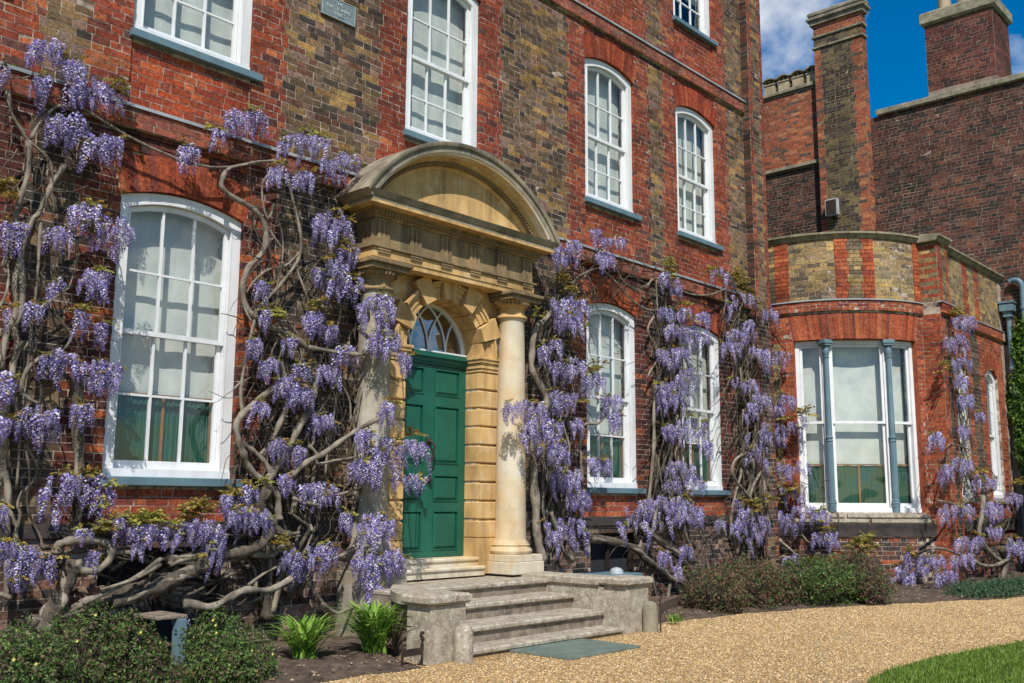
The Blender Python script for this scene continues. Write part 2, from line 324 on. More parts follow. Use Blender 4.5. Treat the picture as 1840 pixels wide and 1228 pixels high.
# ------------------------------------------------------------------ brickwork
CH = 0.0743; JT = 0.0085
PAL = {
 'red': [((.33, .072, .032), 4), ((.26, .055, .03), 5), ((.42, .125, .05), 1.3), ((.19, .055, .036), 2), ((.13, .052, .042), 1)],
 'apron': [((.35, .066, .026), 6), ((.29, .052, .025), 4), ((.43, .105, .04), 2), ((.24, .06, .04), 1)],
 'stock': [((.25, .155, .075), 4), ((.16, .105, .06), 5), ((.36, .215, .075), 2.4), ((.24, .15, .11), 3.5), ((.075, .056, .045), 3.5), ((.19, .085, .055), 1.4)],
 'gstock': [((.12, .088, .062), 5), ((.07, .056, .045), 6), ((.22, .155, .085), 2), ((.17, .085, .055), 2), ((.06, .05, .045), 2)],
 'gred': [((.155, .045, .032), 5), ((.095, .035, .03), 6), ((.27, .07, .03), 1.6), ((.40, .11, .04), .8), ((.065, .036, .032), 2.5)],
 'plinth': [((.13, .085, .065), 4), ((.09, .065, .055), 3), ((.22, .12, .08), 3), ((.30, .2, .15), 2), ((.06, .05, .045), 3)],
 'wing': [((.12, .05, .036), 5), ((.08, .042, .033), 5), ((.18, .07, .042), 2.2), ((.045, .036, .03), 3.5), ((.15, .08, .055), 1.5)],
 'stack': [((.15, .048, .036), 5), ((.11, .04, .032), 5), ((.20, .065, .04), 2), ((.06, .036, .03), 1.5)],
 'ostock': [((.15, .115, .055), 5), ((.09, .07, .045), 5), ((.22, .16, .07), 2), ((.06, .05, .04), 3)],
 'wingr': [((.38, .11, .05), 5), ((.30, .09, .045), 4), ((.12, .08, .06), 2), ((.46, .18, .08), 2)],
 'bayred': [((.40, .095, .04), 5), ((.32, .07, .032), 4), ((.46, .13, .05), 2), ((.22, .055, .04), 1)],
 'baystock': [((.33, .235, .11), 5), ((.23, .175, .10), 4), ((.42, .30, .12), 3), ((.15, .12, .08), 2), ((.30, .2, .14), 1)],
 'string': [((.30, .09, .055), 4), ((.24, .075, .05), 4), ((.36, .10, .05), 2), ((.2, .1, .08), 1)],
 'gmix': [((.16, .06, .042), 4), ((.085, .05, .045), 4), ((.30, .085, .04), 2), ((.055, .045, .045), 3)],
}
PATCH = {}
def pick(kind, u=None, z=None):
    L = PAL[kind]; t = random.random()*sum(w for _, w in L)
    if u is not None and random.random() < .32:   # neighbours often came from the same batch
        key = (kind, int(u/.42+.5*math.sin(z*7)), int(z/.22)); t0 = PATCH.setdefault(key, random.random()); t = t0*sum(w for _, w in L)
    for c, w in L:
        t -= w
        if t <= 0: break
    k = random.uniform(0.72, 1.08); h = random.uniform(-0.06, 0.06)
    return (c[0]*k*(1+h), c[1]*k, c[2]*k*(1-h))
def fill(out, ua, ub, za, zb, kind, par, proud=0.006):
    """one course of alternating stretchers and headers between ua and ub"""
    if ub-ua < 0.03: return
    u = ua; k = par % 2; first = True
    while u < ub-0.02:
        w = 0.225 if k % 2 == 0 else 0.1125
        if first and par % 4 >= 2: w *= 0.75
        w *= random.uniform(.97, 1.03)
        first = False
        e = u+w
        if ub-e < 0.06: e = ub
        out.append((u+JT/2, e-JT/2, za+JT/2, zb-JT/2, pick(kind, u, za), proud-.004+random.uniform(-0.0012, 0.0015)))
        u = e; k += 1
def brick_obj(name, bricks, mapf, parent, depth=0.05, kind='stuff'):
    n = len(bricks)
    if not n: return
    B = np.array([b[:4] for b in bricks]); pr = np.array([b[5] for b in bricks]); C = np.array([b[4] for b in bricks])
    U = np.stack([B[:, 0], B[:, 1], B[:, 1], B[:, 0]], 1); Z = np.stack([B[:, 2], B[:, 2], B[:, 3], B[:, 3]], 1)
    Uf = U+RNG.uniform(-.0032, .0032, U.shape); Zf = Z+RNG.uniform(-.0030, .0030, Z.shape)
    Nf = pr[:, None]+RNG.uniform(-.0012, .0012, U.shape)
    front = mapf(Uf, Zf, Nf); back = mapf(U, Z, np.full(U.shape, -depth))
    V = np.concatenate([front, back], 1).reshape(-1, 3)
    base = (np.arange(n)*8)[:, None, None]
    F = np.array([[0, 1, 2, 3], [4, 5, 1, 0], [5, 6, 2, 1], [6, 7, 3, 2], [7, 4, 0, 3]])[None]+base
    me = quads_mesh(name, V, F.reshape(-1, 4), ('bcol', np.repeat(C, 5, 0)))
    o = put(name, me, MB_A, parent)
    if kind: o['kind'] = kind
    return o
def unit_bricks():
    out = []
    for k in range(4):
        m = MB(); j = lambda: random.uniform(-.02, .02)
        v = [(-.5+j(), -.5, -.5+j()), (.5+j(), -.5, -.5+j()), (.5+j(), -.5, .5+j()), (-.5+j(), -.5, .5+j()), (-.5, .5, -.5), (.5, .5, -.5), (.5, .5, .5), (-.5, .5, .5)]
        m.add(v, [(0, 1, 2, 3), (4, 5, 1, 0), (5, 6, 2, 1), (6, 7, 3, 2), (7, 4, 0, 3)]); me = m.mesh('brick'); me.materials.append(MB_O); out.append(me)
    return out
UB = unit_bricks()
def lay(bricks_by_map, parent, limit=300, name='brick', field='brickwork', depth=0.05):
    """bricks_by_map: list of (bricks, mapf). The largest in view become single parts, the rest one field mesh per map."""
    cand = []
    for mi, (bs, mf) in enumerate(bricks_by_map):
        if not bs: continue
        B = np.array([b[:4] for b in bs]); u = (B[:, 0]+B[:, 1])/2; z = (B[:, 2]+B[:, 3])/2
        P = mf(u, z, np.zeros_like(u)); P1 = mf(u+.01, z, np.zeros_like(u))
        v = P-CAMP; zz = v@FW; px = 920+F_PX*(v@R2)/zz; py = 614-F_PX*(v@U2)/zz
        T = (P1-P)*100; view = v/np.linalg.norm(v, axis=1)[:, None]; nrm = np.cross(T, np.array([0, 0, 1.0]))
        A = (B[:, 1]-B[:, 0])*(B[:, 3]-B[:, 2])/zz**2*np.abs((view*nrm).sum(1))
        ok = (zz > 0.5) & (px > 5) & (px < 1835) & (py > 5) & (py < 1223)
        for i in np.nonzero(ok)[0]: cand.append((A[i], mi, i, P[i], T[i]))
    cand.sort(key=lambda t: -t[0]); top = cand[:limit]; chosen = set((mi, i) for _, mi, i, _, _ in top)
    for _, mi, i, P, T in top:
        b = bricks_by_map[mi][0][i]; o = link(bpy.data.objects.new(name, UB[i % 4])); o.color = (*b[4], 1)
        rz = math.atan2(T[1], T[0]); d = depth+b[5]
        off = Matrix.Rotation(rz, 4, 'Z') @ Vector((0, (depth-b[5])/2, 0))
        reg(o, Matrix.Translation(Vector(P)+off) @ Matrix.Rotation(rz, 4, 'Z') @ Matrix.Diagonal((b[1]-b[0], d, b[3]-b[2], 1)), parent)
    for mi, (bs, mf) in enumerate(bricks_by_map):
        rest = [b for i, b in enumerate(bs) if (mi, i) not in chosen]
        brick_obj(field, rest, mf, parent, depth)
def map_y(Y0, sgn=1):
    return lambda u, z, n: np.stack([u, Y0-n, z], -1)
def map_x(X0):   # wall facing -x, u runs towards -y
    return lambda u, z, n: np.stack([X0-n, -u, z], -1)
# ------------------------------------------------------------------ main house
HOUSE = thing('brick_house', 'tall red and yellow brick house with white sash windows and a stone doorway', 'house', (8.065, 8.4, GZ))
WY = 8.4
WINX = [(1.60, 2.86), (4.07, 5.34), (7.43, 8.68), (10.87, 12.09), (13.28, 14.51)]
XL, XR = 0.6, 15.5
Z_G = (1.50, 4.02, 0.12); Z_F = (5.59, 7.70, 0.13); Z_S = (9.27, 11.2, 0.13)
def winlist():
    for fl, (a, b, r) in enumerate((Z_G, Z_F, Z_S)):
        for i, (x0, x1) in enumerate(WINX):
            if fl == 0 and i == 2: continue
            yield fl, i, x0, x1, a, b, r
def arch_half(z, x0, x1, zs, rise, th=0.33):
    hw = (x1-x0)/2
    if z <= zs+th: return hw+0.12*max(0, (z-zs))/th
    t = (z-zs-th)/rise
    return (hw+0.12)*math.sqrt(max(0, 1-t)) if t < 1 else 0
def facade_bricks():
    out = []; rec = []   # rec: recessed aprons at their own plane
    z = GZ; i = 0
    DOOR = (6.72, 9.44)
    while z < 11.95:
        za, zb = z, z+CH; zm = (za+zb)/2; t = 0.055 if (i//2) % 2 else 0.0; tb = 0.055 if i % 2 else 0
        z = zb; i += 1
        if 4.63 < zm < 4.87 or 8.24 < zm < 8.46: continue
        ground = zm < 4.63
        # intervals blocked by openings at this height, and quoins round them
        segs = []   # (u0,u1,kind)
        fl = 0 if zm < 4.63 else (1 if zm < 8.3 else 2)
        a, b, r = (Z_G, Z_F, Z_S)[fl]
        edges = []
        for wi, (x0, x1) in enumerate(WINX):
            xc = (x0+x1)/2; hw = (x1-x0)/2; q = 0.375+t; q0, q1 = xc-hw-q, xc+hw+q
            if fl == 0 and wi == 2:
                if zm < 4.5: edges.append((DOOR[0]+.25, DOOR[0]+.25, DOOR[1]-.25, DOOR[1]-.25, 'void')); continue
            bot = a-0.08
            if zm < bot:
                if fl == 0 and zm < 1.05: edges.append((xc, xc, xc, xc, 'solid')); continue
                edges.append((q0, x0, x1, q1, 'apron'))
            elif zm < b: edges.append((q0, x0, x1, q1, 'void'))
            else:
                h = arch_half(zm, x0, x1, b, r); edges.append((q0, xc-h, xc+h, q1, 'void'))
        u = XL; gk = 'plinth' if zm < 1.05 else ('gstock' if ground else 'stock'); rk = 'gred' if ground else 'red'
        pr = 0.046 if zm < 1.05 else 0.006
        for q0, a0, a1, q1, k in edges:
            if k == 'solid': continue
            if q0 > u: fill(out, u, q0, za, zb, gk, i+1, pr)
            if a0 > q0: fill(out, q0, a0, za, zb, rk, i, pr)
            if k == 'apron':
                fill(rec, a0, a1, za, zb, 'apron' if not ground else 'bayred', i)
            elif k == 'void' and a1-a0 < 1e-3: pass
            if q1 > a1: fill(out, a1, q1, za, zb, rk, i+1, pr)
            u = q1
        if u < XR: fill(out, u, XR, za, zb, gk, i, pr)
    blk = lambda b: (4.07 < (b[0]+b[1])/2 < 5.34 or 10.87 < (b[0]+b[1])/2 < 12.09) and b[3] < .93
    out = [b for b in out if not blk(b)]
    return out, rec
fb, rec = facade_bricks()
# string courses: three brick courses standing proud
strb = []
for z0 in (4.635, 8.245):
    for k in range(3):
        fill(strb, XL, XR if z0 > 8 else XR, z0+k*.0715, z0+(k+1)*.0715, 'string', k)
# corner pilaster front and its left return
pil = []; pilx = []
z = GZ; i = 0
while z < 11.95:
    za, zb = z, z+CH; zm = (za+zb)/2; z = zb; i += 1; t = 0.05 if (i//2) % 2 else 0
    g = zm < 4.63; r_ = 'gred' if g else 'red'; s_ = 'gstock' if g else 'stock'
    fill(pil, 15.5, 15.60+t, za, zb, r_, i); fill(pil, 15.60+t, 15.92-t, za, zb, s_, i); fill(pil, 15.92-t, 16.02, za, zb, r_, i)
    fill(pilx, -8.4, -8.25, za, zb, 'wing', 1)
lay([(fb, map_y(WY)), (rec, map_y(WY+.022)), (strb, map_y(WY-.055)), (pil, map_y(8.25)), (pilx, map_x(15.5))], HOUSE, 300)
# mortar bed / solid wall behind the bricks
wall = MB(); zc = sorted(set([GZ-.3, 12.0]+[v for (a, b, r) in (Z_G, Z_F, Z_S) for v in (a-.02, b+r+.02)]))
zc[0] = GZ-.3
xs = [XL]+[v for w in WINX for v in w]+[16.0]
for zi in range(len(zc)-1):
    z0, z1 = zc[zi], zc[zi+1]; zm = (z0+z1)/2; fl = 0 if zm < 4.63 else (1 if zm < 8.4 else 2); a, b, r = (Z_G, Z_F, Z_S)[fl]; op = a-.05 < zm < b+r
    for k in range(len(xs)-1):
        x0, x1 = xs[k], xs[k+1]
        if k % 2 == 1:
            if fl == 0 and k == 5 and zm < 4.2: continue
            if k in (3, 7) and zi == 0: wall.box(x0, x1, WY+.022, 8.72, .94, z1); wall.box(x0, x1, WY-.04, WY+.021, .94, 1.03); continue
            if op: continue
            y = WY+.022 if (zm < a) and not (fl == 0 and k == 5) else WY
        else: y = WY
        e = .007 if k % 2 else -.007
        wall.box(x0-e, x1+e, y, 8.72, z0, z1)
wall.box(7.43, 8.68, WY, 8.72, 3.70, 4.16)   # above the fanlight
wall.box(XL, 15.5, WY-.054, WY, 4.637, 4.845); wall.box(XL, 15.5, WY-.054, WY, 8.247, 8.455)
[wall.box(a, b, WY-.04, WY-.001, GZ-.3, 1.03) for a, b in ((XL, 4.07), (5.34, 6.70), (9.44, 10.87), (12.09, 15.5))]
wall.box(15.502, 16.018, 8.25, 8.7, GZ-.3, 12.0)
wall.obj('wall', M_MORTAR, HOUSE)
for a, b in ((4.07, 5.34), (10.87, 12.09)):
    m = MB(); m.box(a, b, 8.60, 8.64, GZ-.3, .94); bw = m.obj('basement_window', M_DARK, HOUSE)
    m = MB(); m.box(a+.002, a+.08, 8.50, 8.56, GZ, .93); m.box(b-.08, b-.002, 8.50, 8.56, GZ, .93); m.box(a+.08, b-.08, 8.50, 8.56, .85, .93); m.box((a+b)/2-.02, (a+b)/2+.02, 8.51, 8.55, GZ, .85); m.obj('window_frame', M_IRON, bw)
sh = MB(); sh.box(XL-.25, XL-.002, 8.42, 17, GZ-.3, 12.0); sh.box(15.75, 16.0, 8.73, 17, GZ-.3, 12.0); sh.box(XL-.25, 16.0, 16.75, 17.0, GZ-.3, 11.99)
sh.obj('side_wall', M_RENDER, HOUSE)
fl_ = MB()
for z0 in (4.3, 8.1): fl_.box(XL, 15.74, 8.73, 16.7, z0, z0+.3)
fl_.box(XL, 15.74, 9.6, 9.7, GZ, 11.9)
fl_.obj('inner_wall', M_DARK, HOUSE)
rf = MB(); rf.box(XL-.3, 16.1, 8.2, 17.1, 12.0, 12.25, .04); rf.obj('roof', M_LEAD, HOUSE)
# lead flashing on the string courses, moulded plinth cap
for z0 in (4.85, 8.46):
    m = MB(); m.add([(XL, WY-.078, z0), (15.5, WY-.078, z0), (15.5, WY-.002, z0+.035), (XL, WY-.002, z0+.035), (XL, WY-.078, z0-.028), (15.5, WY-.078, z0-.028), (XL, WY-.004, z0-.004), (15.5, WY-.004, z0-.004)],
                    [(0, 1, 2, 3), (4, 5, 1, 0), (6, 7, 5, 4), (7, 1+4, 1, 2), (4, 6, 3, 0)]); m.obj('flashing', M_LEAD, HOUSE)
M_PCAP = mat_noise('plinth_cap', (0.075, 0.06, 0.055), (0.035, 0.03, 0.03), 6, 0.8, (0.2, 0.13, 0.1), (0.62, 0.75), 14, 0.5, 0.01, 40)
for xa, xb in ((XL, 6.68), (9.48, 15.5)):
    u = xa
    while u < xb-.05:
        e = min(u+.9+random.uniform(-.1, .1), xb); m = MB()
        m.prism([(0, 0)]*0 or [(u+.003, .985), (e-.003, .985), (e-.003, 1.10), (u+.003, 1.10)], WY-.075, WY-.002); m.obj('plinth_cap_stone', M_PCAP, HOUSE); u = e
# gauged brick arches over the windows
def window_arch(x0, x1, zs, rise, pal, parent, th=0.33, Y0=WY):
    hw = (x1-x0)/2; xc = (x0+x1)/2; n = 22; V = []; F = []; C = []
    for k in range(n):
        cols = []
        for e in (k/n, (k+1)/n):
            s = -1+2*e; g = 0.0022*(1 if e == k/n else -1)
            xi = xc+s*hw+g; zi = zs+rise*(1-s*s); xo = xc+s*(hw+.12)+g; zo = zs+th+rise*(1-s*s)
            cols.append(((xi, zi), (xo, zo)))
        (a, d), (b, c) = cols; pr = 0.003+random.uniform(-.001, .0015); o = len(V)
        for Yp in (Y0-pr, Y0+.14):
            for (x, z) in (a, b, c, d): V.append((x, Yp, z))
        F += [(o, o+1, o+2, o+3), (o+4, o+5, o+1, o), (o+5, o+6, o+2, o+1), (o+6, o+7, o+3, o+2), (o+7, o+4, o, o+3)]; C += [pick(pal)]*5
    me = quads_mesh('brick_arch', np.array(V), np.array(F), ('bcol', np.array(C))); return put('brick_arch', me, MB_A, parent, kind='stuff')
for fl, i, x0, x1, a, b, r in winlist():
    window_arch(x0, x1, b, r, 'apron' if fl else 'bayred', HOUSE)
# ------------------------------------------------------------------ sash windows (local frame: x right, y into the wall, z up)
ME_CACHE = {}
def arcpts(x0, x1, zs, rise, n=14): return [(x0+(x1-x0)*k/n, zs+rise*(1-(2*k/n-1)**2)) for k in range(n+1)]
def window_parts(w, zb, zs, rise, rows, meet, cols=3, curtain=None, blind_bot=None, fw=0.10, glow=None):
    """meshes in window local coordinates, z absolute"""
    key = (round(w, 2), zb, zs, rows, meet, cols, curtain)
    if key in ME_CACHE: return ME_CACHE[key]
    D = {}
    m = MB(); head = arcpts(0, w, zs, rise-.012); inner = arcpts(fw, w-fw, zs-.09, rise-.015)
    m.box(0, fw, 0, .12, zb+.07, zs-.0005); m.box(w-fw, w, 0, .12, zb+.07, zs-.0005); m.box(0.0, w, -.015, .16, zb, zb+.07)
    A = [(0, zs)]+head[1:-1]+[(w, zs)]; Bn = [(fw, zs-.09)]+inner[1:-1]+[(w-fw, zs-.09)]
    m.strip(A, Bn, 0.001, .12)
    # staff bead
    m.box(fw, fw+.012, -.006, .02, zb+.07, zs-.1); m.box(w-fw-.012, w-fw, -.006, .02, zb+.07, zs-.1)
    D['frame'] = m.mesh('window_frame')
    st = 0.042; x0, x1 = fw+.004, w-fw-.004
    # upper sash in front, lower sash behind
    def sash(za, zt, y, arch, r_bot, r_top):
        s = MB(); s.box(x0, x0+st, y, y+.036, za+r_bot, zt-(0 if arch else r_top)); s.box(x1-st, x1, y, y+.036, za+r_bot, zt-(0 if arch else r_top)); s.box(x0, x1, y-.001, y+.037, za, za+r_bot)
        if arch:
            T = arcpts(x0, x1, zt-.005, rise-.015); Bm = arcpts(x0, x1, zt-.05, rise-.02); s.strip(T, Bm, y-.001, y+.037)
        else: s.box(x0, x1, y-.001, y+.037, zt-r_top, zt)
        return s.mesh('sash')
    yu, yl = .05, .09
    D['us'] = sash(meet-.022, zs-.09, yu, True, .045, .04); D['ls'] = sash(zb+.071, meet+.022, yl, False, .075, .04)
    gx0, gx1 = x0+st, x1-st; bars = []; panes = []
    gw = (gx1-gx0)/cols
    for k in range(1, cols):
        x = gx0+gw*k
        for (za, zt, y) in ((meet+.023, zs-.14+rise*(1-((2*k/cols)-1)**2)*.9, yu), (zb+.146, meet-.018, yl)):
            b = MB(); b.box(x-.011, x+.011, y+.002, y+.034, za, zt); bars.append(b.mesh('glazing_bar'))
    ur = [r for r in rows if r > meet]; lr = [r for r in rows if r < meet]
    for r in rows:
        y = yu if r > meet else yl; b = MB()
        for k in range(cols): b.box(gx0+gw*k+(.0112 if k else 0), gx0+gw*(k+1)-(.0112 if k < cols-1 else 0), y+.003, y+.033, r-.010, r+.010)
        bars.append(b.mesh('glazing_bar'))
    for (lim, y) in (([meet+.023]+ur+[zs-.05+rise*.8], yu+.018), ([zb+.146]+lr+[meet-.018], yl+.018)):
        for j in range(len(lim)-1):
            for k in range(cols):
                p = MB(); a = random.uniform(-.0015, .0015); xa, xb, za, zt = gx0+gw*k, gx0+gw*(k+1), lim[j], lim[j+1]
                p.add([(xa, y, za), (xb, y+a, za), (xb, y+a, zt), (xa, y-a, zt)], [(0, 1, 2, 3)]); panes.append(p.mesh('pane'))
    D['bars'] = bars; D['panes'] = panes
    bb = blind_bot if blind_bot else zb+.12
    p = MB(); nx = 10; vs = []; 
    for k in range(nx+1):
        x = .06+(w-.12)*k/nx; vs += [(x, .215+.006*math.sin(k*1.7), bb), (x, .215+.004*math.sin(k*1.1+1), zs+rise)]
    p.add(vs, [(2*k, 2*k+2, 2*k+3, 2*k+1) for k in range(nx)]); p.box(.06, w-.06, .212, .232, bb-.02, bb); D['blind'] = p.mesh('blind')
    if curtain:
        c = MB(); n = 70; vs = []
        for k in range(n+1):
            x = .07+(w-.14)*k/n; y = .175+.006*math.sin(k*1.9)+.003*math.sin(k*.7); vs += [(x, y, zb+.05), (x, y, curtain)]
        c.add(vs, [(2*k, 2*k+2, 2*k+3, 2*k+1) for k in range(n)]); D['curtain'] = c.mesh('curtain')
        r = MB(); r.box(w*.5-.012, w*.5+.012, .150, .165, zb+.1, curtain-.001); r.box(w-.145, w-.115, .150, .165, zb+.1, curtain-.001); r.box(.07, w-.07, .149, .166, curtain, curtain+.022); D['rail'] = r.mesh('curtain_rail')
    ME_CACHE[key] = D; return D
def build_window(parent, M4, D, label=None):
    wn = put('window', D['frame'], M_WHITE, parent, M4)
    if label: wn['label'] = label
    put('sash', D['us'], M_WHITE, wn, M4); put('sash', D['ls'], M_WHITE, wn, M4)
    for b in D['bars']: put('glazing_bar', b, M_WHITE, wn, M4)
    for b in D['panes']: put('pane', b, M_GLASS, wn, M4)
    put('blind', D['blind'], M_BLIND, wn, M4)
    if 'curtain' in D: put('curtain', D['curtain'], M_CURT, wn, M4); put('curtain_rail', D['rail'], M_WOOD, wn, M4)
    return wn
REC = 0.045
for fl, i, x0, x1, a, b, r in winlist():
    w = x1-x0
    if fl == 0: D = window_parts(w, a, b, r, (3.36, 2.235), 2.80 if i < 2 else 2.77, curtain=2.24, blind_bot=2.25)
    elif fl == 1: D = window_parts(w, a, b, r, (7.10, 6.12), 6.60)
    else: D = window_parts(w, a, b, r, (10.7, 9.75), 10.2, blind_bot=10.0)
    wn = build_window(HOUSE, xf((x0, WY+REC, 0)), D)
    s = MB(); sx0, sx1 = (-.035, w+.10); s.box(sx0, sx1, -.06-REC, .02, a-.08, a-.003, .006)
    s.obj('sill', M_BLUE, wn, xf((x0, WY+REC, 0)))
# ------------------------------------------------------------------ stone doorway (all parts of the house)
DX = 8.065
def sweep_u(prof, xl, xr, yf, yw, mat, name='cornice', parent=HOUSE, smooth=False):
    """moulding (p out, z) round left return, front and right return"""
    m = MB(); n = len(prof); v = []
    for p, z in prof: v += [(xl-p, yw, z), (xl-p, yf-p, z), (xr+p, yf-p, z), (xr+p, yw, z)]
    f = []
    for k in range(n-1):
        for j in range(3): f.append((k*4+j, k*4+j+1, (k+1)*4+j+1, (k+1)*4+j))
    f.append(((n-1)*4, (n-1)*4+1, (n-1)*4+2, (n-1)*4+3)); f.append((3, 2, 1, 0)); m.add(v, f); return m.obj(name, mat, parent)
# engaged columns
def column(cx, mat, pl):
    c = MB(); cy = 8.21; r0, r1 = .188, .160; prof = [(r0+.035, .80), (r0+.03, .815), (r0+.008, .84)]
    for k in range(13): t = k/12; prof.append((r0-(r0-r1)*(t**1.7), .86+t*(3.50-.86)))
    prof += [(r1+.006, 3.515), (r1+.02, 3.53)]
    c.lathe(cx, cy, prof, 40); o = c.obj('column', mat, HOUSE, smart=True)
    b = MB(); b.lathe(cx, cy, [(r0+.06, .68), (r0+.075, .70), (r0+.08, .72), (r0+.07, .745), (r0+.045, .758), (r0+.04, .775), (r0+.05, .79), (r0+.04, .80)], 36); b.obj('base_moulding', mat, o, smart=True)
    p = MB(); p.box(cx-.272, cx+.272, 7.935, WY, .60, .679, .006); p.box(cx-.285, cx+.285, 7.92, WY, pl, .598, .008); p.obj('plinth_block', M_COL if mat is M_COL else M_COLG, o)
    k = MB(); k.lathe(cx, cy, [(r1+.012, 3.53), (r1+.035, 3.54), (r1+.04, 3.555), (r1+.03, 3.572), (r1+.006, 3.576), (r1+.005, 3.66), (r1+.02, 3.665), (r1+.02, 3.68), (r1+.075, 3.73), (r1+.08, 3.745)], 36); k.obj('capital', M_STONE if mat is M_COL else M_STONEW, o, smart=True)
    a = MB(); a.box(cx-.262, cx+.262, 7.955, WY, 3.746, 3.80, .004); a.box(cx-.29, cx+.29, 7.92, WY, 3.801, 3.846, .008); a.obj('abacus', M_STONEW, o)
    # egg-and-dart ring: small bosses under the abacus
    e = MB()
    for j in range(15):
        g = math.pi*(1.02+.96*j/14); x, y = cx+(r1+.07)*math.cos(g), cy+(r1+.07)*math.sin(g); e.lathe(x, y, [(.004, 3.69), (.016, 3.70), (.018, 3.72), (.010, 3.743)], 6)
    e.obj('egg_moulding', M_STONEW, o)
    return o
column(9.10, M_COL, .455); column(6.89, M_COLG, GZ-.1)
# wall slab between the columns with arched opening, rusticated jambs
OX0, OX1 = 7.44, 8.69; SP = 3.03; IR = .625
slab = MB(); n = 28
arc = [(DX-IR*math.cos(math.pi*k/n), SP+IR*math.sin(math.pi*k/n)) for k in range(n+1)]
top = [(DX-1.2+2.4*k/n, 3.86) for k in range(n+1)]
slab.strip(top, arc, 8.35, 8.62)
for sx in (-1, 1):
    a, b = sorted((DX+sx*IR, DX+sx*1.2)); slab.box(a, b, 8.35, 8.62, .45, SP)
slab.obj('doorway_wall', M_STONE, HOUSE)
for sx in (-1, 1):
    zz = [.862+.2215*k for k in range(10)]
    for k in range(9):
        a, b = sorted((DX+sx*(IR-.014), DX+sx*.985)); m = MB(); m.box(a, b, 8.318, 8.60, zz[k]+.010, zz[k+1]-.010, .012); m.obj('jamb_stone', M_STONE, HOUSE)
    a, b = sorted((DX+sx*(IR-.016), DX+sx*1.0)); m = MB(); m.box(a, b, 8.31, 8.61, .456, .868, .005); m.obj('jamb_base_stone', M_STONE, HOUSE)
    # impost mouldings
    m = MB()
    for (z0, z1, p) in ((2.858, 2.90, .008), (2.90, 2.965, .022), (2.965, 3.005, .045), (3.005, 3.035, .062)):
        a, b = sorted((DX+sx*(IR-.012-p), DX+sx*(.99+p*.6))); m.box(a, b, 8.318-p, 8.60, z0+.0005, z1-.0005)
    m.obj('impost', M_STONE, HOUSE)
# archivolt and blocks
def ring_seg(a0, a1, r0, r1, y0, y1, n=6):
    A = [(DX+r1*math.cos(a0+(a1-a0)*k/n), SP+r1*math.sin(a0+(a1-a0)*k/n)) for k in range(n+1)]
    B = [(DX+r0*math.cos(a0+(a1-a0)*k/n), SP+r0*math.sin(a0+(a1-a0)*k/n)) for k in range(n+1)]
    return MB().strip(list(reversed(A)), list(reversed(B)), y0, y1)
D2 = math.radians
blocks = [(16, 34), (52, 70), (81, 99), (110, 128), (146, 164)]
for k, (a, b) in enumerate(blocks):
    key = k == 2; m = MB(); r0, r1 = IR-.006, IR+(.30 if not key else .25)
    a0, a1 = D2(a), D2(b); w0 = (a1-a0)/2*.86; am = (a0+a1)/2
    P = [(r0, am+w0), (r1, am+w0*1.02), (r1, am-w0*1.02), (r0, am-w0)]
    poly = [(DX+r*math.cos(g), SP+r*math.sin(g)) for r, g in P]
    m.prism(list(reversed(poly)) if False else poly[::-1], 8.19, 8.60) if False else m.prism([poly[3], poly[2], poly[1], poly[0]], 8.245, 8.60)
    m.obj('voussoir', M_STONE, HOUSE)
gaps = [(0, 15.5), (34.5, 51.5), (70.5, 80.5), (99.5, 109.5), (128.5, 145.5), (164.5, 180)]
for a, b in gaps:
    a0, a1 = D2(a), D2(b); m = MB(); m = ring_seg(a0, a1, IR-.012, IR+.06, 8.31, 8.60)
    for (r0, r1, y0) in ((IR+.061, IR+.13, 8.295), (IR+.131, IR+.17, 8.275), (IR+.171, IR+.20, 8.25)):
        s = ring_seg(a0, a1, r0, r1, y0, 8.349); m.add(s.v, s.f)
    m.obj('archivolt_stone', M_STONE, HOUSE)
# entablature: architrave, taenia, frieze, cornice
EY, EXL, EXR = 8.10, DX-1.305, DX+1.305
sweep_u([(-.03, 3.847), (0, 3.848), (0, 3.905), (.012, 3.906), (.012, 4.0), (-.02, 4.001)], EXL, EXR, EY, WY, M_STONE, 'architrave')
sweep_u([(-.02, 4.002), (.035, 4.003), (.042, 4.012), (.042, 4.032), (-.03, 4.033)], EXL, EXR, EY, WY, M_STONEW, 'taenia')
sweep_u([(0.0, 4.034), (0.0, 4.33), (-.02, 4.331)], EXL, EXR, EY, WY, M_STONEW, 'frieze')
tri = [-1.185, -.71, -.237, .237, .71, 1.185]
for t in tri:
    m = MB()
    for k in (-1, 0, 1): m.box(DX+t+k*.062-.021, DX+t+k*.062+.021, EY-.024, EY-.001, 4.036, 4.30)
    m.box(DX+t-.088, DX+t+.088, EY-.010, EY-.0005, 4.035, 4.302); m.box(DX+t-.092, DX+t+.092, EY-.028, EY-.001, 4.303, 4.325); to = m.obj('triglyph', M_STONEW, HOUSE)
    g = MB(); g.box(DX+t-.088, DX+t+.088, EY-.036, EY-.013, 3.978, 3.996)
    for k in range(6): x = DX+t-.072+.0288*k; g.add([(x-.006, EY-.030, 3.977), (x+.006, EY-.030, 3.977), (x+.006, EY-.013, 3.977), (x-.006, EY-.013, 3.977), (x-.010, EY-.034, 3.950), (x+.010, EY-.034, 3.950), (x+.010, EY-.013, 3.950), (x-.010, EY-.013, 3.950)], [(1, 0, 4, 5), (0, 3, 7, 4), (2, 1, 5, 6), (7, 6, 5, 4)])
    g.obj('guttae', M_STONEW, to)  # regula and guttae: shade under the taenia is put into their darker stone colour
for yc in (8.19,):
    m = MB()
    for k in (-1, 0, 1): m.box(EXL-.022, EXL-.001, yc+k*.062-.021, yc+k*.062+.021, 4.036, 4.30)
    m.obj('triglyph', M_STONEW, HOUSE)
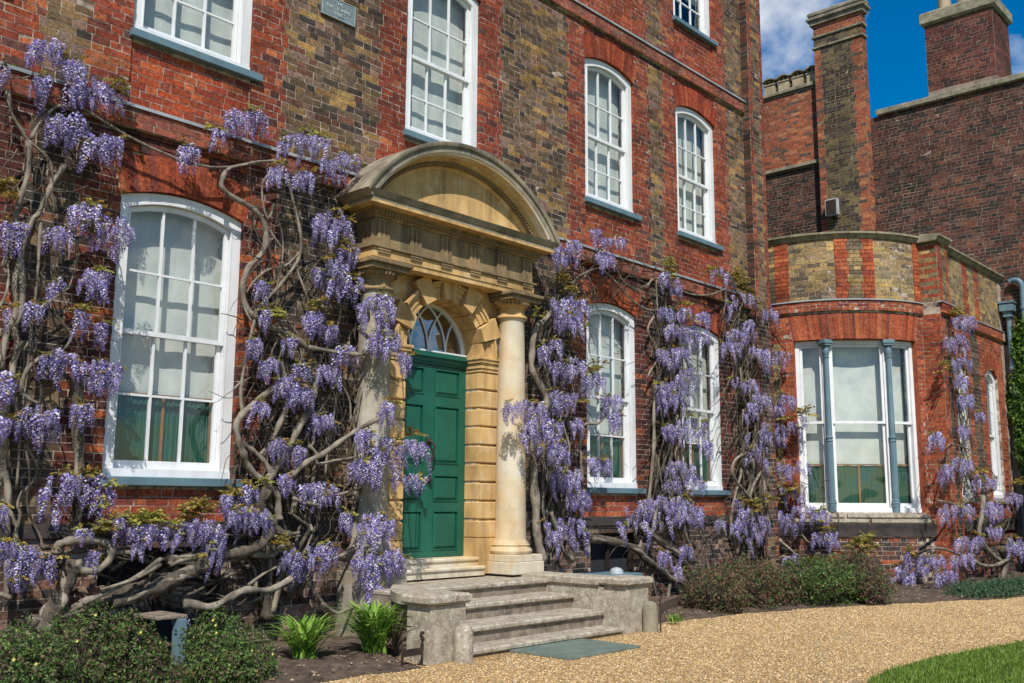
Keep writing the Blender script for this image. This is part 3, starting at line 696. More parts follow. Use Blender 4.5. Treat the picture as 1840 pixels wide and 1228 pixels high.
sweep_u([(-.03, 4.332), (.01, 4.333), (.03, 4.345), (.035, 4.36), (.045, 4.361), (.045, 4.40), (.06, 4.401), (.085, 4.43)], EXL, EXR, EY, WY, M_STONEW, 'bed_moulding')
sweep_u([(.05, 4.43), (.195, 4.445), (.195, 4.50), (.205, 4.501), (.235, 4.548), (.245, 4.562), (.0, 4.60)], EXL, EXR, EY, WY, M_LEADST, 'cornice')
sweep_u([(.17, 4.432), (.198, 4.433), (.198, 4.462), (.17, 4.463)], EXL, EXR, EY, WY, M_STONE, 'cornice_lip')
dm = MB().box(0, .026, 0, .034, 0, .034).mesh('dentil'); dm.materials.append(M_STONEW)
x = EXL-.045
while x < EXR+.05: put('dentil', dm, M_STONEW, HOUSE, Matrix.Translation((x, EY-.045-.0335, 4.363))); x += .045
# segmental pediment
PR = 1.906; PZ = 5.42-PR   # outer circle
ARX = DX-.01
def arcpt(r, a): return ARX+r*math.sin(a), PZ+r*math.cos(a)
def arch_sweep(prof, mat, name, amax, n=48, close=True):
    """prof list of (radius, y) swept along the arc"""
    m = MB(); v = []; k = len(prof)
    for i in range(n+1):
        a = -amax+2*amax*i/n
        for r, y in prof: x, z = arcpt(r, a); v.append((x, y, z))
    f = []
    for i in range(n):
        for j in range(k if close else k-1):
            jj = (j+1) % k; f.append((i*k+j, i*k+jj, (i+1)*k+jj, (i+1)*k+j))
    if close: f += [tuple(range(k)), tuple(reversed(range(n*k, (n+1)*k)))]
    m.add(v, f); return m.obj(name, mat, HOUSE, smart=True)
def ang(r, z): return math.acos(max(-1, min(1, (z-PZ)/r)))
yF = 7.855
arch_sweep([(PR, 8.395), (PR, yF), (PR-.012, yF-.002), (PR-.045, yF+.012), (PR-.05, yF+.035), (PR-.115, yF+.036), (PR-.115, 8.395)], M_LEADST, 'arch_cornice', ang(PR, 4.552))
arch_sweep([(PR-.116, 8.394), (PR-.116, yF+.04), (PR-.140, yF+.05), (PR-.142, yF+.07), (PR-.142, 8.394)], M_COL, 'arch_lip', ang(PR-.12, 4.60), close=True)
arch_sweep([(PR-.143, 8.393), (PR-.143, 8.02), (PR-.17, 8.045), (PR-.185, 8.06), (PR-.185, 8.393)], M_STONE, 'arch_moulding', ang(PR-.14, 4.60))
arch_sweep([(PR-.186, 8.392), (PR-.186, 8.075), (PR-.235, 8.076), (PR-.235, 8.392)], M_STONEW, 'arch_moulding', ang(PR-.18, 4.60))
am = ang(PR-.21, 4.60); nd = int(2*am*(PR-.21)/.045)
for k in range(nd+1):
    a = -am+2*am*k/nd; r = PR-.229; x, z = arcpt(r, a)
    Mx = Matrix.Translation((x, 8.075-.034, z)) @ Matrix.Rotation(a, 4, 'Y') @ Matrix.Translation((-.013, 0, 0)); put('dentil', dm, M_STONEW, HOUSE, Mx)
arch_sweep([(PR-.236, 8.391), (PR-.236, 8.10), (PR-.262, 8.12), (PR-.275, 8.125), (PR-.275, 8.391)], M_STONE, 'arch_moulding', ang(PR-.25, 4.60))
# tympanum of four slabs
rT = PR-.27; aT = ang(rT, 4.59); hw = rT*math.sin(aT); cuts = [-hw, -.84, -.22, .42, 1.0, hw]
for a, b in zip(cuts[:-1], cuts[1:]):
    m = MB(); nn = 10; xs_ = [a+.002+(b-a-.004)*k/nn for k in range(nn+1)]
    A = [(ARX+x, PZ+math.sqrt(max(0, rT**2-x*x))) for x in xs_]; B = [(ARX+x, 4.57) for x in xs_]
    m.strip(A, B, 8.14, 8.39); m.obj('tympanum_slab', M_STONE, HOUSE)
# ------------------------------------------------------------------ door
DY = 8.60
dr = MB(); dr.box(OX0+.002, OX1-.002, DY, DY+.06, .66, 2.90); DOOR = dr.obj('door', M_DOOR, HOUSE)
rows_ = [(.74, 1.19), (1.30, 1.605), (1.74, 2.42), (2.545, 2.855)]; colsx = [(7.565, 7.975), (8.155, 8.565)]
sxs = [(OX0+.003, 7.565), (7.975, 8.155), (8.565, OX1-.003)]
fr = MB()
for a, b in sxs: fr.box(a, b, DY-.022, DY-.001, .662, 2.898)
zr = [.662]+[v for r in rows_ for v in r]+[2.898]
for a, b in colsx:
    for k in range(0, len(zr), 2): fr.box(a+.0005, b-.0005, DY-.0215, DY-.001, zr[k], zr[k+1])
fr.obj('door_frame', M_DOOR, DOOR)
for a, b in colsx:
    for z0, z1 in rows_:
        m = MB(); d = .045
        m.add([(a+.012, DY-.003, z0+.012), (b-.012, DY-.003, z0+.012), (b-.012, DY-.003, z1-.012), (a+.012, DY-.003, z1-.012), (a+d, DY-.020, z0+d), (b-d, DY-.020, z0+d), (b-d, DY-.020, z1-d), (a+d, DY-.020, z1-d)],
              [(0, 1, 5, 4), (1, 2, 6, 5), (2, 3, 7, 6), (3, 0, 4, 7), (4, 5, 6, 7)])
        # bolection round the panel
        for (xa, xb, za, zb) in ((a, b, z1-.012, z1), (a, b, z0, z0+.012), (a, a+.012, z0+.012, z1-.012), (b-.012, b, z0+.012, z1-.012)): m.box(xa, xb, DY-.032, DY-.001, za, zb)
        m.obj('door_panel', M_DOOR, DOOR)
kx = 8.065
k_ = MB(); k_.lathe(kx, DY-.03, [(.028, 1.985), (.034, 2.0), (.03, 2.02), (.02, 2.03)], 12); k_.tube(catmull([(kx-.03, DY-.03, 2.0), (kx, DY-.075, 1.985), (kx+.015, DY-.11, 1.95), (kx+.012, DY-.11, 1.88), (kx, DY-.10, 1.80), (kx-.012, DY-.07, 1.755), (kx-.03, DY-.06, 1.79)], 5), [.014]*31, 8)
k_.box(kx-.04, kx+.03, DY-.035, DY-.02, 1.93, 2.03); k_.obj('door_knocker', M_IRON, DOOR)
k_ = MB(); k_.lathe(kx+.0, DY-.055, [(.012, 1.52), (.03, 1.53), (.034, 1.545), (.03, 1.56), (.012, 1.57)], 12); k_.box(kx-.012, kx+.012, DY-.05, DY-.02, 1.53, 1.56); k_.box(kx-.03, kx+.03, DY-.027, DY-.0225, 1.50, 1.59); k_.obj('door_knob', M_IRON, DOOR)
tr = MB()
for (z0, z1, p) in ((2.902, 2.935, .045), (2.936, 2.985, .07), (2.986, 3.015, .10), (3.016, 3.045, .085)): tr.box(OX0+.002, OX1-.002, DY-p, DY+.06, z0, z1)
tr.obj('transom', M_DOOR, HOUSE)
# threshold
for (y0, z0, z1) in ((8.22, .45, .56), (8.32, .561, .655)):
    m = MB(); m.box(OX0-.0+.004, OX1+.0-.004, y0+.02, 8.61, z0, z1-.045); m.box(OX0+.004, OX1-.004, y0, 8.61, z1-.044, z1, .012); m.obj('threshold_stone', M_COL, HOUSE)
# fanlight with interlaced bars
FY = 8.60; fan = MB(); nn = 24
o_ = [(DX-(IR-.004)*math.cos(math.pi*k/nn), 3.046+(IR-.018)*math.sin(math.pi*k/nn)) for k in range(nn+1)]
i_ = [(DX-(IR-.045)*math.cos(math.pi*k/nn), 3.046+.0+(IR-.06)*math.sin(math.pi*k/nn)) for k in range(nn+1)]
fan.strip(o_, i_, FY, FY+.05); fan.box(OX0+.01, OX1-.01, FY-.03, FY+.05, 3.047, 3.075); FAN = fan.obj('fanlight', M_WHITE, HOUSE)
import itertools
bx = [DX-IR+.05+(2*IR-.1)*k/4 for k in range(5)]
def clip_arc(cx, r, sgn, w=.012):
    pts = []
    for k in range(60):
        a = math.pi*0.5*k/59*1.15; x = cx+sgn*r*math.cos(a); z = 3.07+r*math.sin(a)
        if (x-DX)**2+(z-3.05)**2 > (IR-.03)**2 or a > math.pi*.62: break
        pts.append((x, FY+.02, z))
    return pts
for b in bx:
    for sgn in (1, -1):
        r = .66; cx = b-sgn*r; pts = clip_arc(cx, r, sgn)
        if len(pts) > 4:
            m = MB(); m.tube(pts, [.0125]*len(pts), 5); m.obj('glazing_bar', M_WHITE, FAN)
m = MB(); m.add([(x, FY+.035, z) for x, z in i_], [tuple(range(len(i_)))[::-1]]); m.obj('pane', M_FGLASS, FAN)
hall = MB(); hall.box(7.0, 9.2, 9.2, 9.3, .5, 4.2); hall.obj('hall_wall', M_DARK, HOUSE)
# plaque
pc = onY(606, 21, WY-.02)
PLQ = thing('plaque', 'grey metal wall plaque with raised lettering, high on the yellow brick between two windows', 'plaque', (6.155, 8.385, 6.555))
m = MB(); m.box(6.158, 6.625, WY-.028, WY-.008, 6.557, 6.80, .004); m.obj('plate', M_PLAQUE, PLQ)
m = MB()
for a in ((6.162, 6.621, 6.561, 6.567), (6.162, 6.621, 6.790, 6.796), (6.162, 6.168, 6.567, 6.790), (6.615, 6.621, 6.567, 6.790)): m.box(a[0], a[1], WY-.033, WY-.0275, a[2], a[3])
m.obj('rim', M_PLQTXT, PLQ)
for txt, z in (('NATIONAL', 6.680), ('TRUST', 6.620), ('THE', 6.738)):
    cu = bpy.data.curves.new('lettering', 'FONT'); cu.body = txt; cu.size = .066; cu.extrude = .004; cu.align_x = 'CENTER'; cu.align_y = 'CENTER'
    tmp = bpy.data.objects.new('lettering', cu); link(tmp); dg = bpy.context.evaluated_depsgraph_get(); me = bpy.data.meshes.new_from_object(tmp.evaluated_get(dg)); bpy.data.objects.remove(tmp)
    put('lettering', me, M_PLQTXT, PLQ, Matrix.Translation((6.392, WY-.029, z)) @ Matrix.Rotation(math.pi/2, 4, 'X'))
# ------------------------------------------------------------------ steps
STEPS = thing('stone_steps', 'grey lichen-covered stone steps with low piers leading up to the green door', 'steps', (7.85, 6.5, GZ))
fronts = [6.47, 6.73, 7.15, 7.54]; tops = [-.02, .134, .287, .43]; SXL, SXR = 6.62, 9.0
for k in range(4):
    y0, z1 = fronts[k], tops[k]; back = fronts[k+1]+.06 if k < 3 else 8.37
    parts_ = [SXL, SXL+(SXR-SXL)*random.uniform(.35, .6), SXR] if k < 3 else [SXL+.02, 7.4, 8.3, SXR+.2]
    zl = GZ-.1 if k == 0 else tops[k-1]-.02
    for a, b in zip(parts_[:-1], parts_[1:]):
        m = MB(); m.box(a+.002, b-.002, y0, back, z1-.052, z1, .014)
        m.obj('tread' if k < 3 else 'landing_slab', M_STEP, STEPS)
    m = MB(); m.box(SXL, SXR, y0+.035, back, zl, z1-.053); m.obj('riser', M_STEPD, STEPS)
for (a, b, lab) in ((6.11, 6.61, 'left'), (9.01, 9.49, 'right')):
    m = MB(); m.box(a+.03, b-.03, 6.47, 6.76, GZ-.1, .402, .008); p = m.obj('pier', M_STEP, STEPS)
    m = MB(); m.box(a-.02, b+.01, 6.43, 6.80, .403, .49, .022); m.obj('pier_cap', M_STEP, p)
    if lab == 'left':
        L1 = catmull([(6.22, 6.74, 0), (6.24, 6.95, 0), (6.48, 7.32, 0), (6.86, 7.72, 0)], 4); R1 = catmull([(6.60, 6.74, 0), (6.66, 6.95, 0), (6.72, 7.3, 0), (6.92, 7.6, 0)], 4)
        for (z0, z1, e, nm) in ((GZ-.1, .385, 0, 'cheek_wall'), (.386, .474, .035, 'coping')):
            m = MB(); n = len(L1); v = [(p[0]-e, p[1]+.02, z) for z in (z0, z1) for p in L1]+[(p[0]+e*.5, p[1], z) for z in (z0, z1) for p in R1]
            f = []
            for i in range(n-1): f += [(i+1, i, n+i, n+i+1), (2*n+i, 2*n+i+1, 3*n+i+1, 3*n+i), (n+i, 3*n+i, 3*n+i+1, n+i+1), (i, i+1, 2*n+i+1, 2*n+i)]
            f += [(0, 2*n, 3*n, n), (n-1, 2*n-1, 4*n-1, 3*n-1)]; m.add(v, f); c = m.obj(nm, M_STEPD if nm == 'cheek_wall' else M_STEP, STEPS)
        continue
    wa, wb = (a-.02, b-.10)
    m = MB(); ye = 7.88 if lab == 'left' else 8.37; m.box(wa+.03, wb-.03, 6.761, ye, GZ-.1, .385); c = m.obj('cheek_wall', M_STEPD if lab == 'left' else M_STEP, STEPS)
    for ya, yb in ((6.805, 7.45), (7.455, ye)):
        m = MB(); m.box(wa, wb, ya, yb, .386, .478, .016); m.obj('coping', M_STEP, c)
def guard_stone(x, y, lab):
    t = thing('guard_stone', lab, 'guard stone', (x, y, GZ)); m = MB(); m.lathe(x, y, [(.085, GZ-.05), (.085, .14), (.08, .18), (.065, .21), (.035, .23), (.01, .235)], 16); m.obj('stone', M_STEP if 'left' in lab else M_COPE, t, smart=True)
guard_stone(6.47, 6.38, 'low round-topped stone bollard at the foot of the left step pier'); guard_stone(9.36, 6.38, 'low mossy round-topped stone bollard at the foot of the right step pier')
# door mat lying on the gravel
c4 = [onZ(*p, GZ+.012) for p in ((911, 1169), (1021, 1185), (1162, 1160), (1057, 1146))]
MT = thing('door_mat', 'flat green-grey rubber mat lying on the gravel before the steps', 'mat', (float(c4[0][0]), float(c4[0][1]), GZ))
x0, x1 = c4[0][0], c4[2][0]-.1; y0, y1 = c4[1][1], c4[0][1]
m = MB(); m.box(x0, x1, y0, y1, GZ+.004, GZ+.018); m.obj('backing', M_MAT, MT)
m = MB(); k = 0; yy = y0+.012
while yy < y1-.01: m.box(x0+.01, x1-.01, yy, yy+.014, GZ+.0185, GZ+.024); yy += .028
m.obj('ribs', M_MAT, MT, kind='stuff')
# boot scraper
BS = thing('boot_scraper', 'black iron boot scraper with scrolled post beside the left step pier', 'boot scraper', (5.75, 6.35, GZ))
q1, q2 = onZ(723, 1202, GZ), onZ(757, 1196, GZ); BS.location = tuple(q1); WM[BS.name] = xf(tuple(q1)); m = MB(); X = [q1[0], q2[0]]; yb = (q1[1]+q2[1])/2
for xx in X: m.tube([(xx, yb, GZ-.03), (xx, yb, .12)], [.011, .010], 6); m.tube([(xx, yb-.05, GZ), (xx, yb+.05, GZ)], [.010, .010], 6)
m.box(X[0], X[1], yb-.004, yb+.004, .0, .06); m.obj('blade', M_IRON, BS)
m = MB(); m.tube(catmull([(X[1], yb, .10), (X[1]+.005, yb, .14), (X[1]-.018, yb, .16), (X[1]-.005, yb, .185), (X[1]+.015, yb, .175)], 4), [.012]*17, 6); m.lathe(X[1], yb, [(.01, .12), (.018, .13), (.01, .14)], 8); m.obj('finial', M_IRON, BS)
# ------------------------------------------------------------------ bow-fronted bay
BAY = thing('bay_extension', 'low red brick bow-fronted extension with a triple window, right of the tall house', 'house extension', (18.6, 7.2, GZ))
def map_bow(R):
    def f(u, z, n):
        th = u/BR; return np.stack([BC[0]-(R+n)*np.cos(th), BC[1]-(R+n)*np.sin(th), z], -1)
    return f
dg = math.radians; TE = 76.0
def s_(deg): return BR*dg(deg)
BT = 5.98
bow = []; strq = []; i = 0; z = GZ
BF = []   # straight front, y = 6.2
BPX, BPF = [], []   # corner pier
FW_ = [(18.93, 19.80), (20.98, 21.75)]; FZ = (1.42, 3.84, .17)
while z < BT-CH*.6:
    za, zb = z, z+CH; zm = (za+zb)/2; z = zb; i += 1; t = .055 if (i//2) % 2 else 0
    if 4.67 < zm < 4.87: continue
    up = zm > 4.67
    if up:   # parapet: stock panels between red strips
        edges = [(-7, 2.2, 'baystock'), (2.2, 9.3, 'bayred'), (9.3, 30.5, 'baystock'), (30.5, 36, 'bayred'), (36, 43.5, 'baystock'), (43.5, 49, 'bayred'), (49, 71.5, 'baystock'), (71.5, TE, 'bayred')]
        for a, b, k in edges:
            tt = math.degrees(t/BR)*.7
            if k == 'bayred' and a in (30.5,): b += tt
            if k == 'baystock' and a == 36: a += tt; b -= tt
            if a == 43.5: a -= tt
            pr = .022 if (a < 9 or 29 < a < 48.9 or a > 71) else .006
            fill(bow, s_(a), s_(b), za, zb, k, i, pr)
    elif zm < .73: fill(bow, s_(-8), s_(TE), za, zb, 'gmix', i, .03)
    elif zm < 1.05: fill(bow, s_(-8), s_(TE), za, zb, 'plinth', i, .05) if zm > .95 or True else None
    elif zm < 4.17:
        tt = math.degrees(t/BR); fill(bow, s_(-7), s_(3.5-tt/2), za, zb, 'baystock', 1); fill(bow, s_(3.5-tt/2), s_(9.7), za, zb, 'bayred', i); fill(bow, s_(70.7), s_(TE), za, zb, 'bayred', i)
    elif zm < 4.64:
        k = 2.2*(zm-4.17)/.46; fill(bow, s_(-7), s_(9.7-k), za, zb, 'bayred', i); fill(bow, s_(70.7+k), s_(TE), za, zb, 'bayred', i)
    # corner pier faces
    fill(BPX, -6.36, -6.03, za, zb, 'bayred' if not up or i % 2 else 'baystock', i)
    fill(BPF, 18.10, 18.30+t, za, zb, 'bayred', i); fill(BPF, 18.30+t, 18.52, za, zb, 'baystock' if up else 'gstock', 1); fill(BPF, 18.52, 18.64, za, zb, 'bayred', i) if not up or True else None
    # straight front
    if up:
        for a, b, k in ((18.64, 19.95, 'baystock'), (19.95, 20.25, 'bayred'), (20.25, 20.62, 'baystock'), (20.62, 20.90, 'bayred'), (20.90, 22.18, 'baystock')):
            fill(BF, a+(t if k == 'baystock' and a > 19 else 0), b+(t if k == 'bayred' else 0), za, zb, k, i)
    else:
        u = 18.64
        for x0, x1 in FW_:
            a, b, r = FZ; q = .33+t
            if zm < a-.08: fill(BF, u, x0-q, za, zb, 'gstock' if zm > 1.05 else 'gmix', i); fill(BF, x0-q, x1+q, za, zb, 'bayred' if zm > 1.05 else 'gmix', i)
            else:
                h = (x1-x0)/2 if zm < b else arch_half(zm, x0, x1, b, r, .30); xc = (x0+x1)/2
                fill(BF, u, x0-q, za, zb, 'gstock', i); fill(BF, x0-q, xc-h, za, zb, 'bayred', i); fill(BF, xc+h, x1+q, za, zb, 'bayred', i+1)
            u = x1+q
        fill(BF, u, 22.18, za, zb, 'bayred', i)
for k in range(3):
    fill(strq, s_(0.3), s_(TE), 4.675+k*.06, 4.675+(k+1)*.06, 'bayred', k)
strf = []
for k in range(3): fill(strf, 18.10, 22.18, 4.675+k*.06, 4.675+(k+1)*.06, 'bayred', k)
lay([(bow, map_bow(BR)), (strq, map_bow(BR+.05)), (BPX, map_x(18.10)), (BPF, map_y(6.03)), (BF, map_y(6.2)), (strf, map_y(5.98+.0))] if False else
    [(bow, map_bow(BR)), (strq, map_bow(BR+.05)), (BPX, map_x(18.10)), (BPF, map_y(6.03)), (BF, map_y(6.2)), ([b for b in strf if b[0] > 18.66], map_y(6.145)), ([b for b in strf if b[0] <= 18.5], map_y(5.975))], BAY, 300)
# solid backing
def bow_solid(a0, a1, r0, r1, z0, z1, m, n=None):
    n = n or max(2, int((a1-a0)/3)); v = []
    for k in range(n+1):
        th = dg(a0+(a1-a0)*k/n)
        for r, z in ((r0, z0), (r1, z0), (r1, z1), (r0, z1)): v.append((BC[0]-r*math.cos(th), BC[1]-r*math.sin(th), z))
    f = []
    for k in range(n):
        for j in range(4): f.append((k*4+j, (k+1)*4+j, (k+1)*4+(j+1) % 4, k*4+(j+1) % 4))
    f += [(3, 2, 1, 0), (n*4, n*4+1, n*4+2, n*4+3)]; m.add(v, f); return m
m = MB()
bow_solid(-8, TE, BR-.3, BR, GZ-.3, 1.15, m); bow_solid(-8, 9.8, BR-.3, BR, 1.15, 4.18, m); bow_solid(70.6, TE, BR-.3, BR, 1.15, 4.18, m); bow_solid(-8, TE, BR-.3, BR, 4.18, BT, m)
bow_solid(.2, TE, BR, BR+.049, 4.677, 4.855, m); bow_solid(-8, TE, BR, BR+.025, GZ-.2, 1.04, m)
m.box(18.101, 18.62, 6.031, 6.5, GZ-.3, BT); 
xs = [18.62]+[v for w in FW_ for v in w]+[22.4]
for k in range(len(xs)-1):
    if k % 2 == 0: m.box(xs[k], xs[k+1], 6.2, 6.5, GZ-.3, BT)
    else: m.box(xs[k], xs[k+1], 6.2, 6.5, GZ-.3, FZ[0]-.02); m.box(xs[k], xs[k+1], 6.2, 6.5, FZ[1]+FZ[2]-.02, BT)
m.box(18.66, 22.3, 6.146, 6.199, 4.677, 4.853); m.obj('wall', M_MORTAR, BAY)
m = MB(); bow_solid(9.25, 9.95, BR-.12, BR+.001, 1.15, 4.17, m); bow_solid(70.45, 71.2, BR-.12, BR+.001, 1.15, 4.17, m); m.obj('brick_jamb', mat_noise('jamb_brick', (0.36, 0.09, 0.04), (0.22, 0.06, 0.035), 8, 0.95, (0.45, 0.36, 0.28), (0.62, 0.7), 25), BAY)
m = MB(); bow_solid(10, 70, BR-.75, BR-.7, GZ, 4.6, m); m.box(18.6, 22.3, 7.2, 7.3, GZ, 4.6); m.obj('inner_wall', M_DARK, BAY)
# flat gauged arch over the triple window
V = []; F = []; C = []; n = 42
for k in range(n):
    o = len(V); P = []
    for e, g in ((k/n, .05), ((k+1)/n, -.05)): P.append((9.8+60.8*e+g, 7.4+65.6*e+g))
    pr = .003+random.uniform(-.001, .0015); hz = 4.40 if k % 2 else 4.37
    for r in (BR+pr, BR-.15):
        for a, zz in ((P[0][0], 4.172), (P[1][0], 4.172), (P[1][1], 4.64), (P[0][1], 4.64)):
            th = dg(a); V.append((BC[0]-r*math.cos(th), BC[1]-r*math.sin(th), zz))
    F += [(o, o+1, o+2, o+3), (o+4, o+5, o+1, o), (o+5, o+6, o+2, o+1), (o+6, o+7, o+3, o+2), (o+7, o+4, o, o+3)]; c = pick('bayred'); C += [tuple(min(1, x*1.05) for x in c)]*5
put('brick_arch', quads_mesh('brick_arch', np.array(V), np.array(F), ('bcol', np.array(C))), MB_A, BAY, kind='stuff')
for x0, x1 in FW_: window_arch(x0, x1, FZ[1], FZ[2], 'bayred', BAY, .30, 6.2)
# lead strip, coping, plinth cap and stone sill on the bow
def bow_prof(prof, a0, a1, mat, name, parent=BAY, n=30):
    mm = MB(); v = []; k = len(prof)
    for i in range(n+1):
        th = dg(a0+(a1-a0)*i/n)
        for d, z in prof: r = BR+d; v.append((BC[0]-r*math.cos(th), BC[1]-r*math.sin(th), z))
    f = [(i*k+j, (i+1)*k+j, (i+1)*k+(j+1) % k, i*k+(j+1) % k) for i in range(n) for j in range(k)]
    f += [tuple(range(k)), tuple(reversed(range(n*k, (n+1)*k)))]; mm.add(v, f); return mm.obj(name, mat, parent, smart=True)
bow_prof([(-.02, 4.858), (.075, 4.858), (.075, 4.87), (-.01, 4.90)], 0.2, TE, M_LEAD, 'flashing')
def front_prof(prof, xa, xb, yw, mat, name):
    mm = MB(); v = []; k = len(prof)
    for x in (xa, xb): v += [(x, yw-p, z) for p, z in prof]
    mm.add(v, [(j, (j+1) % k, k+(j+1) % k, k+j) for j in range(k)]+[tuple(reversed(range(k))), tuple(range(k, 2*k))]); return mm.obj(name, mat, BAY)
front_prof([(-.02, 4.858), (.075, 4.858), (.075, 4.87), (-.01, 4.90)], 18.66, 22.2, 6.2, M_LEAD, 'flashing')
front_prof([(-.02, 4.857), (.075, 4.857), (.075, 4.869), (-.01, 4.899)], 18.05, 18.655, 6.03, M_LEAD, 'flashing')
CP = [(-.30, 5.985), (.02, 5.985), (.05, 6.02), (.06, 6.05), (.10, 6.065), (.10, 6.10), (-.25, 6.14)]
for a in range(-2, 76, 13): bow_prof(CP, a, min(a+12.8, TE+1), M_COPE, 'coping_stone', n=6)
for a, b, y in ((18.0, 18.68, 6.03), (18.685, 19.9, 6.2), (19.905, 21.1, 6.2), (21.105, 22.4, 6.2)): front_prof(CP, a, b, y, M_COPE, 'coping_stone')
m = MB(); bow_solid(-8, TE, 0.2, BR-.25, 5.9, 5.97, m, 20); m.box(18.5, 22.4, 6.45, 8.6, 5.9, 5.97); m.obj('roof', M_LEAD, BAY)
bow_prof([(-.02, .725), (.03, .725), (.05, .75), (.055, .90), (.075, .93), (.075, .955), (-.02, .957)], 0.2, TE, M_PCAP, 'plinth_cap_stone')
for a in (8, 24, 41, 56): bow_prof([(-.2, .96), (.06, .96), (.08, .985), (.08, 1.04), (-.2, 1.052)], a, min(a+15.8, 72), M_STEP, 'sill_stone', n=6)
for a in (9.5, 31, 51): bow_prof([(-.2, 1.054), (.035, 1.054), (.05, 1.07), (.05, 1.13), (-.2, 1.145)], a, min(a+20, 71), M_STEP, 'sill_stone', n=6)
front_prof([(-.02, .80), (.05, .80), (.06, .93), (.07, .99), (-.02, 1.02)], 18.66, 22.2, 6.2, M_PCAP, 'plinth_cap_stone')
# triple window: three flat lights between iron columns
def P_bow(deg, r): th = dg(deg); return BC[0]-r*math.cos(th), BC[1]-r*math.sin(th)
RB = BR-.09
for (a0, a1, kind) in ((9.9, 24.7, 0), (24.7, 54.8, 1), (54.8, 70.6, 2)):
    pa, pb = P_bow(a0, RB), P_bow(a1, RB); w = math.hypot(pb[0]-pa[0], pb[1]-pa[1]); rz = math.atan2(pb[1]-pa[1], pb[0]-pa[0]); M4 = xf((pa[0], pa[1], 0), rz)
    zb, zt, meet = 1.148, 4.165, 2.71; fw = .075
    D = {}; m = MB(); m.box(0.001, fw, 0, .11, zb+.08, zt-.075); m.box(w-fw, w-.001, 0, .11, zb+.08, zt-.075); m.box(.001, w-.001, -.015, .15, zb, zb+.08); m.box(.001, w-.001, -.002, .11, zt-.075, zt)
    wn = m.obj('window', M_WHITE, BAY, M4)
    wn['label'] = ('left narrow light of the triple window', 'wide middle light of the triple window', 'right narrow light of the triple window')[kind]
    st = .045
    for (za, zt2, y, rb, rt) in ((meet-.022, zt-.076, .03, .044, .04), (zb+.081, meet+.022, .068, .08, .04)):
        s = MB(); s.box(fw+.002, fw+st, y, y+.034, za+rb, zt2-rt); s.box(w-fw-st, w-fw-.002, y, y+.034, za+rb, zt2-rt); s.box(fw+.002, w-fw-.002, y-.001, y+.035, za, za+rb); s.box(fw+.002, w-fw-.002, y-.001, y+.035, zt2-rt, zt2); s.obj('sash', M_WHITE, wn, M4)
        p = MB(); p.add([(fw+st-.003, y+.017, za+rb-.003), (w-fw-st+.003, y+.018, za+rb-.003), (w-fw-st+.003, y+.017, zt2-rt+.003), (fw+st-.003, y+.016, zt2-rt+.003)], [(0, 1, 2, 3)]); p.obj('pane', M_GLASS, wn, M4)
    p = MB(); p.add([(.03, .26, 1.95), (w-.03, .26, 1.95), (w-.03, .26, zt), (.03, .26, zt)], [(0, 1, 2, 3)]); p.obj('blind', M_BLIND, wn, M4)
    c = MB(); nn = int(60*w); vs = []
    for k in range(nn+1): x = .03+(w-.06)*k/nn; y = .20+.012*math.sin(k*1.3)+.006*math.sin(k*.5); vs += [(x, y, zb+.05), (x, y, 1.96+.004*math.sin(k*.4))]
    c.add(vs, [(2*k, 2*k+2, 2*k+3, 2*k+1) for k in range(nn)]); c.obj('curtain', M_CURT, wn, M4)
    r = MB(); r.box(.03, w-.03, .17, .184, 1.965, 1.99)
    if kind == 1: r.box(w*.48, w*.48+.03, .168, .183, zb+.1, 1.964)
    r.obj('curtain_rail', M_WOOD, wn, M4)
for a in (24.7, 54.8):
    cx, cy = P_bow(a, BR-.055); m = MB(); pr = [(.062, 1.146), (.062, 1.24), (.068, 1.245), (.068, 1.29), (.075, 1.30), (.075, 1.325), (.06, 1.335), (.066, 1.35), (.066, 1.365), (.052, 1.375), (.050, 2.36), (.062, 2.37), (.062, 2.385), (.052, 2.39), (.052, 2.42), (.066, 2.43), (.066, 2.45), (.050, 2.46), (.045, 3.84), (.058, 3.85), (.058, 3.865), (.045, 3.87), (.062, 3.93), (.064, 3.98), (.05, 4.03), (.066, 4.04), (.066, 4.06)]
    m.lathe(cx, cy, pr, 18); o = m.obj('iron_column', M_BLUE, BAY, smart=True)
    c = MB(); c.box(-.085, .085, -.085, .085, 4.061, 4.095, .004); c.box(-.10, .10, -.10, .10, 4.096, 4.165, .006); c.obj('capital', M_BLUE, o, xf((cx, cy, 0), math.atan2(math.cos(dg(a)), -math.sin(dg(a)))*-1))
    fl = MB()
    for k in range(16):
        g = 2*math.pi*k/16; fl.tube([(cx+.052*math.cos(g), cy+.052*math.sin(g), 1.40), (cx+.0515*math.cos(g), cy+.0515*math.sin(g), 2.34)], [.0055, .0055], 4)
    fl.obj('fluting', M_BLUE, o, kind='stuff')
for x0, x1 in FW_:
    D = window_parts(x1-x0, FZ[0], FZ[1], FZ[2], (), 2.66, cols=1, blind_bot=2.0); wn = build_window(BAY, xf((x0, 6.2+.05, 0)), D)
    s = MB(); s.box(-.04, x1-x0+.04, -.12, .02, FZ[0]-.08, FZ[0]-.003, .006); s.obj('sill', M_STEP, wn, xf((x0, 6.25, 0)))
